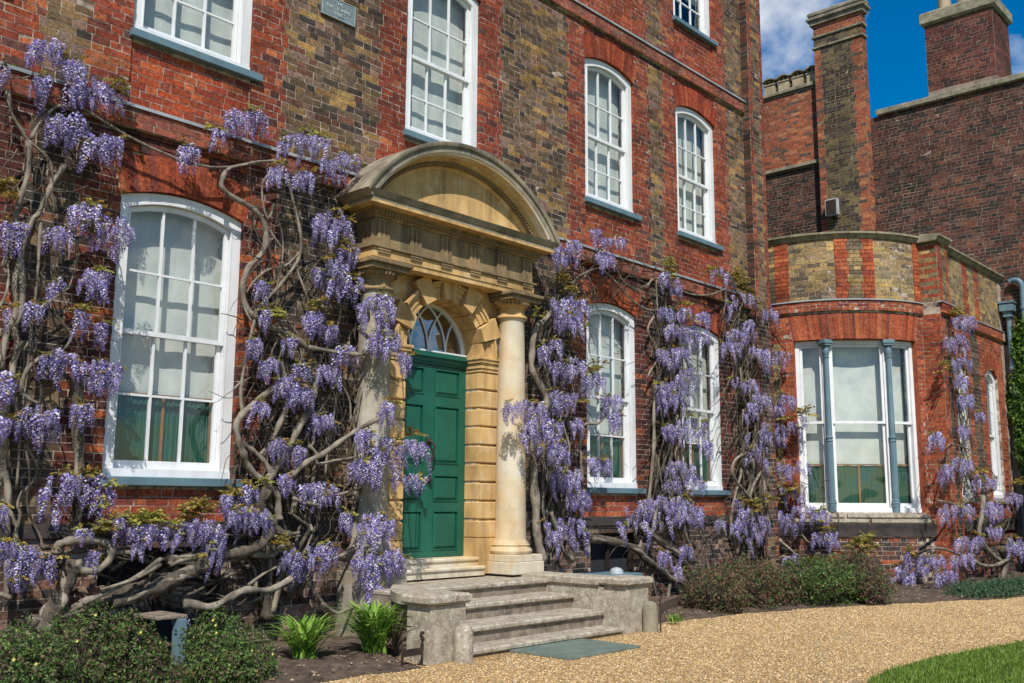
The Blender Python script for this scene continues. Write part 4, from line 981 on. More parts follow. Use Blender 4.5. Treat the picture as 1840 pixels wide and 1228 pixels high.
# ------------------------------------------------------------------ wing behind, facing left
WING = thing('service_wing', 'dark weathered brick wing wall with two tall chimney stacks, behind the bay', 'building', (22.4, 7.5, GZ))
WX = 22.4
def course_wall(za, zb, ua, ub, kind, prc=.006):
    out = []; z = za; i = 0
    while z < zb-.03: fill(out, ua, ub, z, min(z+CH, zb), kind, i, prc); z += CH; i += 1
    return out
big = course_wall(4.6, 10.32, -8.80, -1.5, 'wing')
low = course_wall(5.7, 9.50, -11.9, -9.99, 'wing'); top_ = course_wall(9.62, 11.50, -11.9, -9.99, 'wingr')
CX, CY0, CY1, CF = 22.15, 8.78, 9.99, 22.0
st1 = []; st1f = []; z = 5.7; i = 0
while z < 12.94:
    za, zb = z, min(z+CH, 12.95); z += CH; i += 1; t = .05 if (i//2) % 2 else 0; cr = 'wingr'
    if z > 12.38: fill(st1, -CY1, -CY0, za, zb, 'wingr' if z > 12.66 else 'ostock', i)
    else: fill(st1, -CY1, -CY1+.16+t*.5, za, zb, cr, i); fill(st1, -CY1+.16+t*.5, -CY0-.24-t, za, zb, 'ostock', i); fill(st1, -CY0-.24-t, -CY0, za, zb, cr, i+1)
    fill(st1f, CX, WX, za, zb, 'wingr', i)
st2 = course_wall(10.60, 12.20, -7.42, -5.95, 'stack'); st2f = course_wall(10.60, 12.20, WX+.03, WX+1.2, 'stack')
lay([(big, map_x(WX)), (low, map_x(WX)), (top_, map_x(WX-.03)), (st1, map_x(CX)), (st1f, map_y(CY0)), (st2, map_x(WX+.03)), (st2f, map_y(5.95))], WING, 300)
M_MORTD = mat_noise('dark_mortar', (0.36, 0.28, 0.21), (0.20, 0.15, 0.12), 1.3, 0.95, (0.07, 0.05, 0.045), (0.5, 0.75), 3, 0.4, 0.004, 120)
m = MB(); m.box(WX, WX+.5, 1.5, 8.9, GZ-.3, 10.32); m.box(WX, WX+.5, 8.9, 12.2, GZ-.3, 9.52); m.box(WX-.03, WX+.4, 9.0, 12.0, 9.60, 11.52); m.box(WX, WX+8, 1.3, 1.49, GZ-.3, 10.3); m.obj('wall', M_MORTD, WING)
m = MB(); m.box(CX, WX-.001, CY0, CY1, GZ, 12.95); ch1 = m.obj('chimney', M_MORTD, WING)
m = MB(); m.box(CX-.13, WX+.05, CY0-.13, CY1+.13, 13.05, 13.14, .02); m.box(CX-.07, WX+.02, CY0-.07, CY1+.07, 12.951, 13.049); m.box(CX-.10, WX, CY0-.10, CY1+.10, 13.141, 13.30, .05); m.obj('chimney_cap', M_LEADST, ch1)
for zz in (12.62, 12.34):
    m = MB(); m.box(CX-.04, WX-.002, CY0-.04, CY1+.04, zz, zz+.045); m.obj('chimney_band', M_COPE, ch1)
m = MB(); m.box(WX+.03, WX+1.2, 5.95, 7.42, 10.3, 12.20); ch2 = m.obj('chimney', M_MORTD, WING)
m = MB(); m.box(WX-.05, WX+1.28, 5.87, 7.50, 12.20, 12.52, .05); m.obj('chimney_cap', M_COPE, ch2)
for k, y in enumerate((6.25, 6.68, 7.11)):
    m = MB(); m.lathe(WX+.55, y, [(.19, 12.52), (.19, 12.6), (.15, 12.62), (.14, 13.25), (.17, 13.27), (.17, 13.33)], 14); m.obj('chimney_pot', M_POT, ch2, smart=True)
for k, y in enumerate((10.2, 10.58, 10.97, 11.36)):
    m = MB(); m.box(WX+.02, WX+.26, y-.14, y+.14, 11.62, 11.88, .01); m.box(WX+.0, WX+.28, y-.16, y+.16, 11.881, 11.92, .008); m.obj('chimney_pot', M_POT, WING)
    m = MB(); ap = [(y-.18+.36*j/8, 11.98+.07*math.sin(math.pi*j/8)) for j in range(9)]; v = []
    for xx in (WX-.02, WX+.30): v += [(xx, yy, zz) for yy, zz in ap]+[(xx, yy, zz+.03) for yy, zz in ap]
    f = []
    for j in range(8): f += [(j, j+1, 10+j, 9+j), (18+j+1, 18+j, 27+j, 28+j), (9+j, 10+j, 28+j, 27+j), (j+1, j, 18+j, 19+j)]
    m.add(v, f)
    for yy in (y-.12, y, y+.12): m.box(WX+.04, WX+.22, yy-.012, yy+.012, 11.921, 12.02)
    m.obj('pot_hood', M_LEADST, WING)
u = 1.5
while u < 8.58:
    e = min(u+.9, 8.62); m = MB(); m.box(WX-.09, WX+.55, u+.004, e-.004, 10.32, 10.46, .02); m.obj('coping_stone', M_COPE, WING); u = e
m = MB(); m.box(WX-.10, WX+.45, 9.8, 12.1, 11.52, 11.62, .015); m.obj('coping_stone', M_COPE, WING); m = MB(); m.box(WX-.10, WX+.02, 9.8, 12.1, 9.51, 9.60, .01); m.obj('ledge_stone', M_LEADST, WING)
FL = thing('floodlight', 'grey box floodlight fixed to the side of the left chimney stack above the bay', 'floodlight', (22.1, 9.67, 8.0))
m = MB(); m.box(21.96, 22.06, 9.50, 9.80, 8.02, 8.42, .012); m.obj('casing', M_GREY, FL); m = MB(); m.box(22.04, 22.15, 9.62, 9.68, 7.98, 8.04); m.box(21.94, 21.961, 9.53, 9.77, 8.05, 8.39); m.obj('bracket', M_IRON, FL)
m = MB()
# downpipes at the junction
def pipe(name, lab, pts, hop=None, r=.05):
    t = thing(name, lab, 'downpipe', tuple(pts[-1])); m = MB(); P = catmull(pts, 6); m.tube(P, [r]*len(P), 12); o = m.obj('pipe', M_BLUE, t, smart=True)
    zz = [p[2] for p in pts]; z = min(zz)+.4
    while z < max(zz)-.5: k = MB(); k.lathe(pts[-1][0], pts[-1][1], [(r+.004, z), (r+.02, z+.01), (r+.02, z+.06), (r+.004, z+.07)], 12); k.obj('collar', M_BLUE, o); z += 1.25
    if hop: k = MB(); x, y, z = hop; k.box(x-.13, x+.13, y-.13, y+.13, z, z+.18, .02); k.box(x-.15, x+.15, y-.15, y+.15, z+.181, z+.22); k.box(x-.08, x+.08, y-.08, y+.08, z-.1, z-.001); k.obj('hopper', M_BLUE, t)
pipe('downpipe', 'blue-grey downpipe with a square hopper head at the right end of the bay', [(22.27, 6.04, 5.25), (22.27, 6.04, 4), (22.27, 6.04, 2), (22.27, 6.04, GZ)], (22.25, 6.04, 5.28))
pipe('downpipe', 'blue-grey downpipe bending over at its top, right of the hopper pipe', [(22.30, 5.98, 5.93), (22.30, 5.92, 5.96), (22.28, 5.80, 5.93), (22.28, 5.74, 5.8), (22.28, 5.74, 5.4), (22.28, 5.74, 4), (22.28, 5.74, 2), (22.28, 5.74, GZ)], None, .055)
# ------------------------------------------------------------------ ground
def sheet(name, mat, x0, x1, y0, y1, z, nx, ny, amp=.0, keep=None, kind='structure', hfun=None):
    v = []; f = []
    for j in range(ny+1):
        for i in range(nx+1):
            x = x0+(x1-x0)*i/nx; y = y0+(y1-y0)*j/ny; h = amp*(math.sin(x*1.9+y*.7)+math.sin(y*2.3-x*.8))*.5
            v.append((x, y, z+h+(hfun(x, y) if hfun else 0)))
    for j in range(ny):
        for i in range(nx): a = j*(nx+1)+i; f.append((a, a+1, a+nx+2, a+nx+1))
    m = MB(); m.add(v, f); o = m.obj(name, mat, None, smooth=True); o['kind'] = kind; return o
sheet('ground', M_LAWN, -400, 400, -400, 400, GZ-.06, 8, 8)
g = MB(); 
def lawn_edge(x): return 3.36-.012*(x-9)**2*.6-.10*max(0, 7.9-x)**1.3 if x > 4.5 else None
xs_ = [-14+ .5*k for k in range(90)]
EDG = [(-14, -9), (0, -3.5), (4, .9), (6, 2.5), (7, 3.05), (7.93, 3.37), (8.6, 3.45), (9.5, 3.40), (11.2, 3.13), (14, 2.6), (31, -1)]
def edge(x):
    for (a, ya), (b, yb) in zip(EDG[:-1], EDG[1:]):
        if x <= b: return ya+(yb-ya)*(x-a)/(b-a)
    return -1
lowv = [(x, max(-9, edge(x)), GZ) for x in xs_]; upv = [(x, 8.9, GZ) for x in xs_]
g.add(lowv+upv, [(i, i+1, len(xs_)+i+1, len(xs_)+i) for i in range(len(xs_)-1)]); go = g.obj('gravel_path', M_GRAVEL, None); go['kind'] = 'structure'
# beds against the walls
def bed_front(x):
    P = [(-3, 6.25), (3.2, 6.3), (5.0, 6.45), (6.05, 6.42), (6.1, 7.0), (9.55, 7.0), (9.6, 6.75), (10.8, 6.66), (12.2, 6.42), (13.5, 6.0), (15.0, 5.35), (16.3, 4.75), (18, 4.45), (22.4, 4.2)]
    for (a, ya), (b, yb) in zip(P[:-1], P[1:]):
        if x <= b: return ya+(yb-ya)*(x-a)/(b-a)
    return P[-1][1]
bx_ = [-3+.1*k for k in range(255)]; g = MB(); v = []; ny = 22
for x in bx_:
    y0 = bed_front(x)+.04*math.sin(x*5)+.02*math.sin(x*13)
    for j in range(ny+1): t = j/ny; y = y0+(8.5-y0)*t; v.append((x, y, GZ+.004+.05*min(1, t*6)+.012*math.sin(x*11+y*7)*min(1, t*8)+.01*math.sin(x*23-y*17)*min(1, t*8)))
g.add(v, [(i*(ny+1)+j, (i+1)*(ny+1)+j, (i+1)*(ny+1)+j+1, i*(ny+1)+j+1) for i in range(len(bx_)-1) for j in range(ny)]); o = g.obj('flower_bed_soil', M_SOIL, None, smooth=True); o['kind'] = 'structure'
g = MB(); g.add([(x, max(-9, edge(x))+.0, GZ+.0) for x in xs_]+[(x, max(-9, edge(x))-.02, GZ+.03) for x in xs_]+[(x, -12, GZ+.03) for x in xs_], [(i+1, i, len(xs_)+i, len(xs_)+i+1) for i in range(len(xs_)-1)]+[(len(xs_)+i+1, len(xs_)+i, 2*len(xs_)+i, 2*len(xs_)+i+1) for i in range(len(xs_)-1)])
o = g.obj('lawn', M_LAWN, None); o['kind'] = 'structure'
# loose stones on the gravel in view
def in_view(P, m=30):
    v = P-CAMP; z = v@FW; px = 920+F_PX*(v@R2)/z; py = 614-F_PX*(v@U2)/z; return (z > .5) & (px > -m) & (px < 1840+m) & (py > -m) & (py < 1228+m)
def rand_ground(n, x0, x1, y0, y1, test, z=GZ):
    P = np.c_[RNG.uniform(x0, x1, n), RNG.uniform(y0, y1, n), np.full(n, z)]; P = P[in_view(P)]; return P[np.array([test(p[0], p[1]) for p in P], dtype=bool)]
def scatter_mesh(name, P, base, faces, size, cols, mat, kind='stuff', rot=None, thing_lab=None, parent=None, lay_flat=False):
    n = len(P); k = len(base); A = RNG.uniform(0, 2*np.pi, n); c, s = np.cos(A), np.sin(A); S = size*RNG.uniform(.6, 1.4, n)
    b = np.array(base)[None]*S[:, None, None]*RNG.uniform(.75, 1.25, (n, 1, 3)); x = b[..., 0]*c[:, None]-b[..., 1]*s[:, None]; y = b[..., 0]*s[:, None]+b[..., 1]*c[:, None]
    V = np.stack([x, y, b[..., 2]], -1)+P[:, None]; F = (np.array(faces)[None]+(np.arange(n)*k)[:, None, None]).reshape(-1, len(faces[0]))
    C = np.array(cols)[RNG.randint(0, len(cols), n)]*RNG.uniform(.8, 1.2, (n, 1)); C = np.repeat(C, len(faces), 0)
    me = quads_mesh(name, V.reshape(-1, 3), F, ('vcol', C)); o = put(name, me, mat, parent); o['kind'] = kind; return o
okp = lambda x, y: y < bed_front(x)+.05 and y > edge(x)-.03 and not (6.1 < x < 9.6 and y > 6.4) and not (x0m < x < x1m and y0m < y < y1m)
x0m, x1m, y0m, y1m = x0, c4[2][0]-.1, c4[1][1], c4[0][1]; x0m = c4[0][0]
oct_v = [(1, 0, 0), (0, 1, 0), (-1, 0, 0), (0, -1, 0), (0, 0, .7)]; oct_f = [(0, 1, 4), (1, 2, 4), (2, 3, 4), (3, 0, 4)]
Pp = rand_ground(150000, 2.5, 22, 2.0, 7.2, okp); scatter_mesh('gravel_stones', Pp, oct_v, oct_f, .0072, [(.46, .30, .13), (.56, .40, .20), (.66, .52, .31), (.34, .20, .08), (.28, .24, .18), (.54, .36, .155)], M_PEB)
tri_v = [(-.5, 0, 0), (.5, 0, 0), (.3, .5, 1)]
Pg = rand_ground(110000, 5.5, 20, 1.2, 3.5, lambda x, y: y < edge(x)-.005 and x < 16, GZ+.03); scatter_mesh('grass', Pg, [(-.16, 0, 0), (.16, 0, 0), (.25, .4, 1)], [(0, 1, 2)], .024, [(.13, .22, .018), (.10, .18, .014), (.18, .27, .03), (.22, .28, .06)], M_LEAF)
Pd = rand_ground(9000, 2.5, 22, 4, 8.3, lambda x, y: y > bed_front(x)+.02 and not (6.1 < x < 9.6), GZ+.055); scatter_mesh('bed_litter', Pd, oct_v, oct_f, .012, [(.10, .07, .05), (.22, .16, .10), (.05, .035, .03), (.35, .27, .17)], M_PEB)
# ------------------------------------------------------------------ foliage helpers
def leaves_obj(name, C, R, n, size, cols, parent, M4=None, holes=0.25, up=.3, kind=None, noise_s=3.0, shell=.45):
    """leaf-sized bent quads spread through lumpy ellipsoids (list of centre, radii)"""
    from mathutils import noise as mn
    vol = np.array([r[0]*r[1]*r[2] for r in R])**.7; vol = vol/vol.sum(); pts = []; dirs = []
    for (c, r, w) in zip(C, R, vol):
        k = int(n*w*1.6); d = RNG.normal(size=(k, 3)); d /= np.linalg.norm(d, axis=1)[:, None]; rad = shell+(1-shell)*RNG.uniform(0, 1, k)**.5
        lump = np.array([mn.noise(Vector(tuple(q*noise_s+np.array(c)*3))) for q in d]); keep = (lump+RNG.uniform(-.15, .15, k)) > -holes
        p = np.array(c)+d*np.array(r)*(rad*(1+.35*lump))[:, None]; pts.append(p[keep]); dirs.append(d[keep])
    P = np.concatenate(pts); Dn = np.concatenate(dirs); ok = P[:, 2] > GZ; P = P[ok]; Dn = Dn[ok]; m = len(P)
    nrm = Dn*.8+RNG.normal(size=(m, 3))*.7+np.array([0, 0, up]); nrm /= np.linalg.norm(nrm, axis=1)[:, None]
    t = np.cross(nrm, RNG.normal(size=(m, 3))); t /= np.linalg.norm(t, axis=1)[:, None]; b = np.cross(nrm, t)
    S = size*RNG.uniform(.6, 1.4, m)[:, None]
    V = np.stack([P-t*S, P-b*S*.45+nrm*S*.12, P+t*S, P+b*S*.45+nrm*S*.12], 1)
    Cc = np.array(cols)[RNG.randint(0, len(cols), m)]*RNG.uniform(.7, 1.3, (m, 1))
    me = quads_mesh(name, V.reshape(-1, 3), np.arange(m*4).reshape(-1, 4), ('vcol', Cc)); o = put(name, me, M_LEAF, parent)
    if kind: o['kind'] = kind
    return o
GREENS = [(.065, .13, .028), (.09, .17, .036), (.14, .22, .055), (.045, .08, .025), (.16, .12, .065)]
def shrub(lab, blobs, n, size, cols, twig_col=None, flowers=0, group=None, twigs=30, cat='shrub'):
    c0 = np.array(blobs[0][0]); t = thing('shrub', lab, cat, (c0[0], c0[1], GZ), group=group)
    leaves_obj('foliage', [b[0] for b in blobs], [b[1] for b in blobs], n, size, cols, t, kind='stuff')
    m = MB()
    for k in range(twigs):
        b = random.choice(blobs); c = np.array(b[0]); r = np.array(b[1]); e = RNG.normal(size=3); e[2] = abs(e[2]); e /= np.linalg.norm(e); q = c+e*r*random.uniform(.7, 1.08); base = np.array([c[0]+random.uniform(-.3, .3)*r[0], c[1]+random.uniform(-.3, .3)*r[1], GZ])
        mid = (q+base)/2+RNG.normal(size=3)*.05; P = catmull([base, mid, q], 4); m.tube(P, [.006*(1-.7*i/len(P)) for i in range(len(P))], 4)
    m.obj('twigs', M_BARKD, t, kind='stuff')
    for k in range(flowers):
        b = random.choice(blobs); c = np.array(b[0]); r = np.array(b[1]); e = np.array([random.uniform(-.7, .4), -random.uniform(.3, 1), random.uniform(-.1, 1)]); e /= np.linalg.norm(e); q = c+e*r*1.06
        f = MB()
        for j in range(5):
            g = 2*math.pi*j/5; u = np.array([math.cos(g), 0, math.sin(g)]); w = np.array([-math.sin(g), 0, math.cos(g)]); s = .011
            f.add([q, q+u*s*.6+w*s*.5-np.array([0, .003, 0]), q+u*s*1.1-np.array([0, .005, 0]), q+u*s*.6-w*s*.5-np.array([0, .003, 0])], [(0, 1, 2, 3)], (.85, .78, .22))
        f.obj('flower', M_LEAF, t)
    return t
DRY = [(.07, .13, .035), (.17, .10, .06), (.22, .115, .075), (.09, .15, .04), (.13, .07, .045)]
def gp(x, y, h):  # point seen through pixel at ground bed then raised
    p = onZ(x, y, GZ+.05); p[2] = h; return p
def blob(px, py, Y, rx, ry, rz):
    p = onY(px, py, Y); return ((p[0], p[1], p[2]), (rx, ry, rz))
shrub('wide green shrub with small yellow flowers in the bottom left corner of the bed', [blob(20, 1215, 6.9, .30, .35, .34), blob(75, 1225, 6.8, .22, .3, .30)], 6500, .015, GREENS, flowers=4, twigs=120)
shrub('yellow-flowered shrub just left of the grey upright post', [blob(150, 1175, 7.0, .26, .35, .33), blob(225, 1190, 6.9, .28, .35, .33), blob(270, 1210, 6.8, .16, .3, .24)], 7500, .015, GREENS+[(.16, .10, .07)], flowers=4, twigs=160)
shrub('rounded green shrub with small yellow flowers, right of the grey upright post', [blob(385, 1180, 6.9, .25, .35, .34), blob(440, 1200, 6.85, .22, .3, .30), blob(400, 1205, 6.7, .25, .3, .25)], 9500, .015, GREENS, flowers=8, twigs=60)
shrub('broad half-bare brown and green shrub just right of the steps', [blob(1285, 1065, 6.85, .38, .42, .34), blob(1345, 1052, 6.8, .50, .45, .38), blob(1395, 1055, 6.7, .36, .4, .33)], 10000, .019, DRY, twigs=420)
shrub('bushy green shrub with yellow flowers right of the brown one', [blob(1455, 1045, 6.4, .42, .45, .36), blob(1495, 1048, 6.3, .42, .42, .34)], 9500, .020, GREENS, flowers=5, twigs=60)
shrub('loose twiggy shrub turning bare at its right side, below the bay', [blob(1540, 1035, 6.1, .40, .35, .40), blob(1570, 1050, 5.8, .34, .3, .28)], 3200, .020, DRY, twigs=230)
# low lavender hedge below the bay
LV = thing('lavender_hedge', 'low dark green lavender hedge at the edge of the gravel below the bay', 'hedge', (18.5, 5.2, GZ))
cs, rs = [], []
for k in range(30):
    x = 15.9+k*.21; cs.append((x, bed_front(x)+.30+.05*math.sin(k*1.7), GZ+.06)); rs.append((.22, .28, .20+.035*math.sin(k*2.3)))
leaves_obj('foliage', cs, rs, 46000, .014, [(.05, .11, .05), (.075, .15, .07), (.11, .19, .10), (.03, .07, .035)], LV, kind='stuff', noise_s=5, holes=.45, shell=.5)
def blades(name, lab, c, n, L, cat='plant', w=.012, spread=.30):
    t = thing(name, lab, cat, (c[0], c[1], GZ)); bm_ = MB()
    for k in range(n):
        a = random.uniform(0, 2*math.pi); l = L*random.uniform(.55, 1.15); s = spread*random.uniform(.3, 1.2); b = np.array([c[0]+random.uniform(-.07, .07), c[1]+random.uniform(-.07, .07), GZ+.03]); dr_ = np.array([math.cos(a), math.sin(a), 0]); sd = np.array([-math.sin(a), math.cos(a), 0])
        col = random.choice([(.16, .31, .035), (.22, .38, .05), (.11, .22, .03), (.30, .44, .09)]); pr_ = []
        for i in range(6):
            u = i/5; p = b+dr_*s*u**1.5+np.array([0, 0, l*(1.5*u-.85*u*u)]); ww = w*(1-u)**.6+.001; pr_ += [p-sd*ww, p+sd*ww]
        bm_.add(pr_, [(2*i, 2*i+1, 2*i+3, 2*i+2) for i in range(5)], col)
    bm_.obj('leaves', M_LEAF, t, kind='stuff'); return t
blades('daylily_clump', 'bright green strappy clump of leaves, left one of the pair beside the steps', onZ(545, 1188, GZ+.03), 190, .50, spread=.40)
blades('daylily_clump', 'larger bright green strappy clump of leaves against the left step pier', onZ(672, 1178, GZ+.03), 260, .62, spread=.46, w=.014)
blades('seedling_tuft', 'tiny green tuft growing in the soil right of the steps', onZ(1212, 1118, GZ+.03), 40, .14, w=.006, spread=.1)
# creeper and green shrub at the far right
IV = thing('climbing_ivy', 'bright green ivy climbing the wall between the two downpipes at the right edge', 'ivy', (22.3, 5.7, GZ))
leaves_obj('foliage', [(22.25, 5.90, 4.3), (22.25, 5.95, 3.3), (22.2, 5.85, 2.5), (22.25, 5.75, 4.9)], [(.10, .13, .8), (.12, .22, .8), (.15, .25, .7), (.06, .08, .35)], 3800, .045, [(.10, .20, .025), (.06, .13, .02), (.15, .25, .04), (.035, .08, .016)], IV, kind='stuff', shell=.2, holes=.1)
m = MB()
for k in range(5): m.tube(catmull([(22.35, 5.8+.05*k, GZ), (22.35, 5.75+.06*k, 1.5), (22.36, 5.8+.04*k, 3.2), (22.36, 5.85+.03*k, 4.6)], 4), [.015]*13, 5)
m.obj('stem', M_BARK, IV, kind='stuff')
SB = thing('evergreen_shrub', 'tall dense bright green evergreen shrub at the right edge beside the bay', 'shrub', (21.6, 5.2, GZ))
leaves_obj('foliage', [(21.75, 5.05, 2.6), (21.7, 5.15, 1.8), (21.6, 5.0, 1.0), (21.75, 4.7, 2.0), (21.8, 4.7, 1.0)], [(.35, .50, .7), (.45, .50, .7), (.55, .5, .8), (.4, .5, .9), (.5, .5, .9)], 26000, .038, [(.04, .11, .016), (.075, .17, .025), (.025, .065, .012), (.11, .21, .035)], SB, kind='stuff', shell=.6)
m = MB()
for k in range(6): m.tube(catmull([(21.6+.05*k, 5.0+.04*k, GZ), (21.65, 5.0+.05*k, .8), (21.7, 4.8+.12*k, 1.8)], 4), [.03]*9, 6)
m.obj('trunk', M_BARKD, SB)
# basement light-well frame, boards, stake, lamp
LW = thing('basement_hood', 'blue-grey painted timber frame with upright post over the basement window, behind the shrubs', 'window hood', (4.3, 7.6, GZ))
q = onZ(318, 1207, GZ); zt = onY(318, 1112, q[1])[2]; LW.location = tuple(q); WM[LW.name] = xf(tuple(q))
m = MB(); m.box(q[0]-.04, q[0]+.04, q[1]-.04, q[1]+.04, GZ-.05, zt, .006); m.obj('post', M_BLUE, LW)
m = MB(); m.box(q[0]-.22, q[0]+.05, q[1]-.03, q[1]+.40, zt+.001, zt+.03, .006); m.obj('lid', M_GREY if False else M_STEPD, LW); m = MB(); m.box(q[0]-.30, q[0]-.05, q[1]-.05, q[1]-.01, GZ-.04, GZ+.03, .005); m.obj('sill_rail', M_BLUE, LW)
c = surf(1108, 1024, .5)
LP = thing('lamp_dome', 'small white dome lamp on the basement cover behind the right step coping', 'lamp', (float(c[0]), 7.9, .45)); c = onY(1108, 1028, 7.9)
m = MB(); m.lathe(c[0], 7.9, [(.09, c[2]-.05), (.09, c[2]), (.08, c[2]+.03), (.05, c[2]+.05), (.015, c[2]+.06)], 18); m.obj('dome', M_GREY, LP, smart=True)
CVx = thing('basement_cover', 'grey painted flat cover over the basement opening right of the steps', 'cover', (10.6, 7.9, GZ)); m = MB(); m.box(10.3, 11.2, 7.75, 8.33, .34, .38, .006); m.obj('board', M_BLUE, CVx); m = MB(); m.box(10.35, 11.15, 7.79, 8.33, GZ-.1, .339); m.obj('box', M_DARK, CVx)
c = onZ(1200, 1095, GZ+.05)
BD = thing('timber_edging', 'weathered brown timber board lying in the bed right of the steps', 'board', tuple(c)); m = MB(); m.box(-.55, .55, -.04, .04, 0, .13, .008); m.obj('board', M_TIMBER, BD, xf(tuple(c), .35)); m = MB(); m.box(-.45, .45, -.03, .03, 0, .10, .008); m.obj('board', M_TIMBER, BD, xf((c[0]+.5, c[1]+.25, GZ+.06), -.75))
c = onZ(1187, 1135, GZ+.02); SK = thing('iron_stake', 'thin black iron stake standing beside the right step pier', 'stake', tuple(c)); m = MB(); m.tube([c, c+np.array([0, 0, .33])], [.009, .008], 6); m.tube([c+np.array([-.02, 0, .33]), c+np.array([.035, 0, .36])], [.008, .008], 6); m.obj('rod', M_IRON, SK)
SCR = thing('scroll_bracket', 'black wrought iron scroll bracket on the wall left of the doorway', 'bracket', tuple(surf(628, 900, .1)))
for (x, y, r) in ((640, 872, 11), (634, 897, 12), (616, 915, 11)):
    P = []
    for k in range(22): a = k*.42; rr = r*(1-k/26); p = surf(x+rr*math.cos(a)*.9, y+rr*math.sin(a), .28); P.append(p)
    P = [surf(x+r*.3, y+34, .2)]+P; m = MB(); m.tube(P, [.007]*len(P), 5); m.obj('scroll', M_IRON, SCR)
# ------------------------------------------------------------------ wisteria
def raceme_mesh(seed):
    r = random.Random(seed); L = r.uniform(.16, .25); V = []; F = []; C = []; bend = r.uniform(-.05, .05); n = int(L*r.uniform(330, 600)); fat = r.uniform(.75, 1.25)
    for k in range(n):
        u = (k+r.random()*.5)/n; z = -L*u; rad = .036*fat*(1-u)**.55*(0.55+.45*min(1, u*8))+.003; a = k*2.4+r.uniform(-.3, .3); rr = rad*r.uniform(.75, 1.12)
        c = np.array([rr*math.cos(a)+bend*u*u, rr*math.sin(a), z+r.uniform(-.004, .004)]); o = np.array([math.cos(a), math.sin(a), -.2]); s = .0105*(1-.55*u)*r.uniform(.8, 1.2)
        t = np.array([-math.sin(a), math.cos(a), 0]); up = np.array([0, 0, 1.0])
        # banner petal
        q = len(V); V += [c-t*s, c-up*s*.9+o*s*.4, c+t*s, c+up*s*.9+o*s*.3]; F.append((q, q+1, q+2, q+3))
        w = r.random(); base = (.71, .68, .87) if w < .34 else ((.42, .36, .71) if w < .68 else (.20, .15, .48))
        if u > .75: base = (.17, .12, .36) if w < .6 else (.30, .24, .52)
        base = (.42, .30, .24) if r.random() < .09 else base; k1 = r.uniform(.85, 1.15); C.append(tuple(x*k1 for x in base))
        # keel
        q = len(V); V += [c+o*s*.5-t*s*.5, c+o*s*1.2-up*s*.8, c+o*s*.5+t*s*.5, c+o*s*.2]; F.append((q, q+1, q+2, q+3)); C.append(tuple(x*k1*.55 for x in base) if w > .3 else (.5, .40, .72))
    # stalk
    for k in range(4):
        q = len(V); z0, z1 = .02-L*k/4, .02-L*(k+1)/4; V += [np.array([-.0012, 0, z0]), np.array([.0012, 0, z0]), np.array([.0012, 0, z1]), np.array([-.0012, 0, z1])]; F.append((q, q+1, q+2, q+3)); C.append((.16, .15, .06))
    me = quads_mesh('raceme', np.array(V), np.array(F), ('vcol', np.array(C))); me.materials.append(M_PETAL); return me
RAC = [raceme_mesh(s) for s in range(14)]
def leaf_spray(seed, cols):
    r = random.Random(seed); m = MB()
    for s in range(r.randint(4, 6)):
        a = r.uniform(0, 6.28); el = r.uniform(-.2, .9); d = np.array([math.cos(a)*math.cos(el), math.sin(a)*math.cos(el), math.sin(el)]); L = r.uniform(.07, .13); sd = np.cross(d, [0, 0, 1]); sd /= np.linalg.norm(sd)+1e-6; col = r.choice(cols)
        for j in range(5):
            for g in (-1, 1):
                p = d*L*(j+1)/5.5-np.array([0, 0, .02*(j/5)**2]); o = (sd*g*.8+d*.5); o /= np.linalg.norm(o); l = .042*r.uniform(.7, 1.2); w = np.cross(o, [r.uniform(-.5, .5), r.uniform(-.5, 1), r.uniform(-.6, .6)]); w = w/(np.linalg.norm(w)+1e-6)*.013; dn = np.array([0, 0, -.012])
                k = r.uniform(.7, 1.3); m.add([p, p+o*l*.5+w+dn*.3, p+o*l+dn, p+o*l*.5-w+dn*.3], [(0, 1, 2, 3)], tuple(x*k for x in col))
    me = m.mesh('leaf_spray'); me.materials.append(M_LEAF); return me
BRONZE = [leaf_spray(k, [(.34, .25, .06), (.42, .25, .06), (.26, .23, .06), (.20, .17, .045)]) for k in range(4)]
GREENL = [leaf_spray(20+k, [(.30, .30, .06), (.36, .31, .07), (.22, .22, .05)]) for k in range(3)]
WIST = {}
def wist(key, lab, base): WIST[key] = [thing('wisteria', lab, 'wisteria', tuple(base), group='wisterias trained on the house front'), 0]
wist('A', 'tall wisteria at the far left edge, climbing left of the nearest window', surf(70, 1120, .3)*np.array([1, 1, 0])+np.array([0, 0, GZ]))
wist('B', 'low wisteria with a looped horizontal trunk running below the nearest window', surf(110, 1110, .4)*np.array([1, 1, 0])+np.array([0, 0, GZ]))
wist('C', 'large tangled wisteria between the nearest window and the green door', surf(500, 1120, .3)*np.array([1, 1, 0])+np.array([0, 0, GZ]))
wist('H', 'wisteria draped over the grey left column of the doorway', surf(672, 1085, .25)*np.array([1, 1, 0])+np.array([0, 0, GZ]))
wist('D', 'wisteria climbing just right of the stone doorway', surf(975, 1010, .3)*np.array([1, 1, 0])+np.array([0, 0, GZ]))
wist('E', 'wisteria between the two ground floor windows right of the door', surf(1245, 1030, .3)*np.array([1, 1, 0])+np.array([0, 0, GZ]))
wist('F', 'wisteria in the corner between the tall house and the bay', surf(1410, 1010, .3)*np.array([1, 1, 0])+np.array([0, 0, GZ]))
wist('G', 'wisteria on the straight front of the bay, farthest right', surf(1800, 1040, .3)*np.array([1, 1, 0])+np.array([0, 0, GZ]))
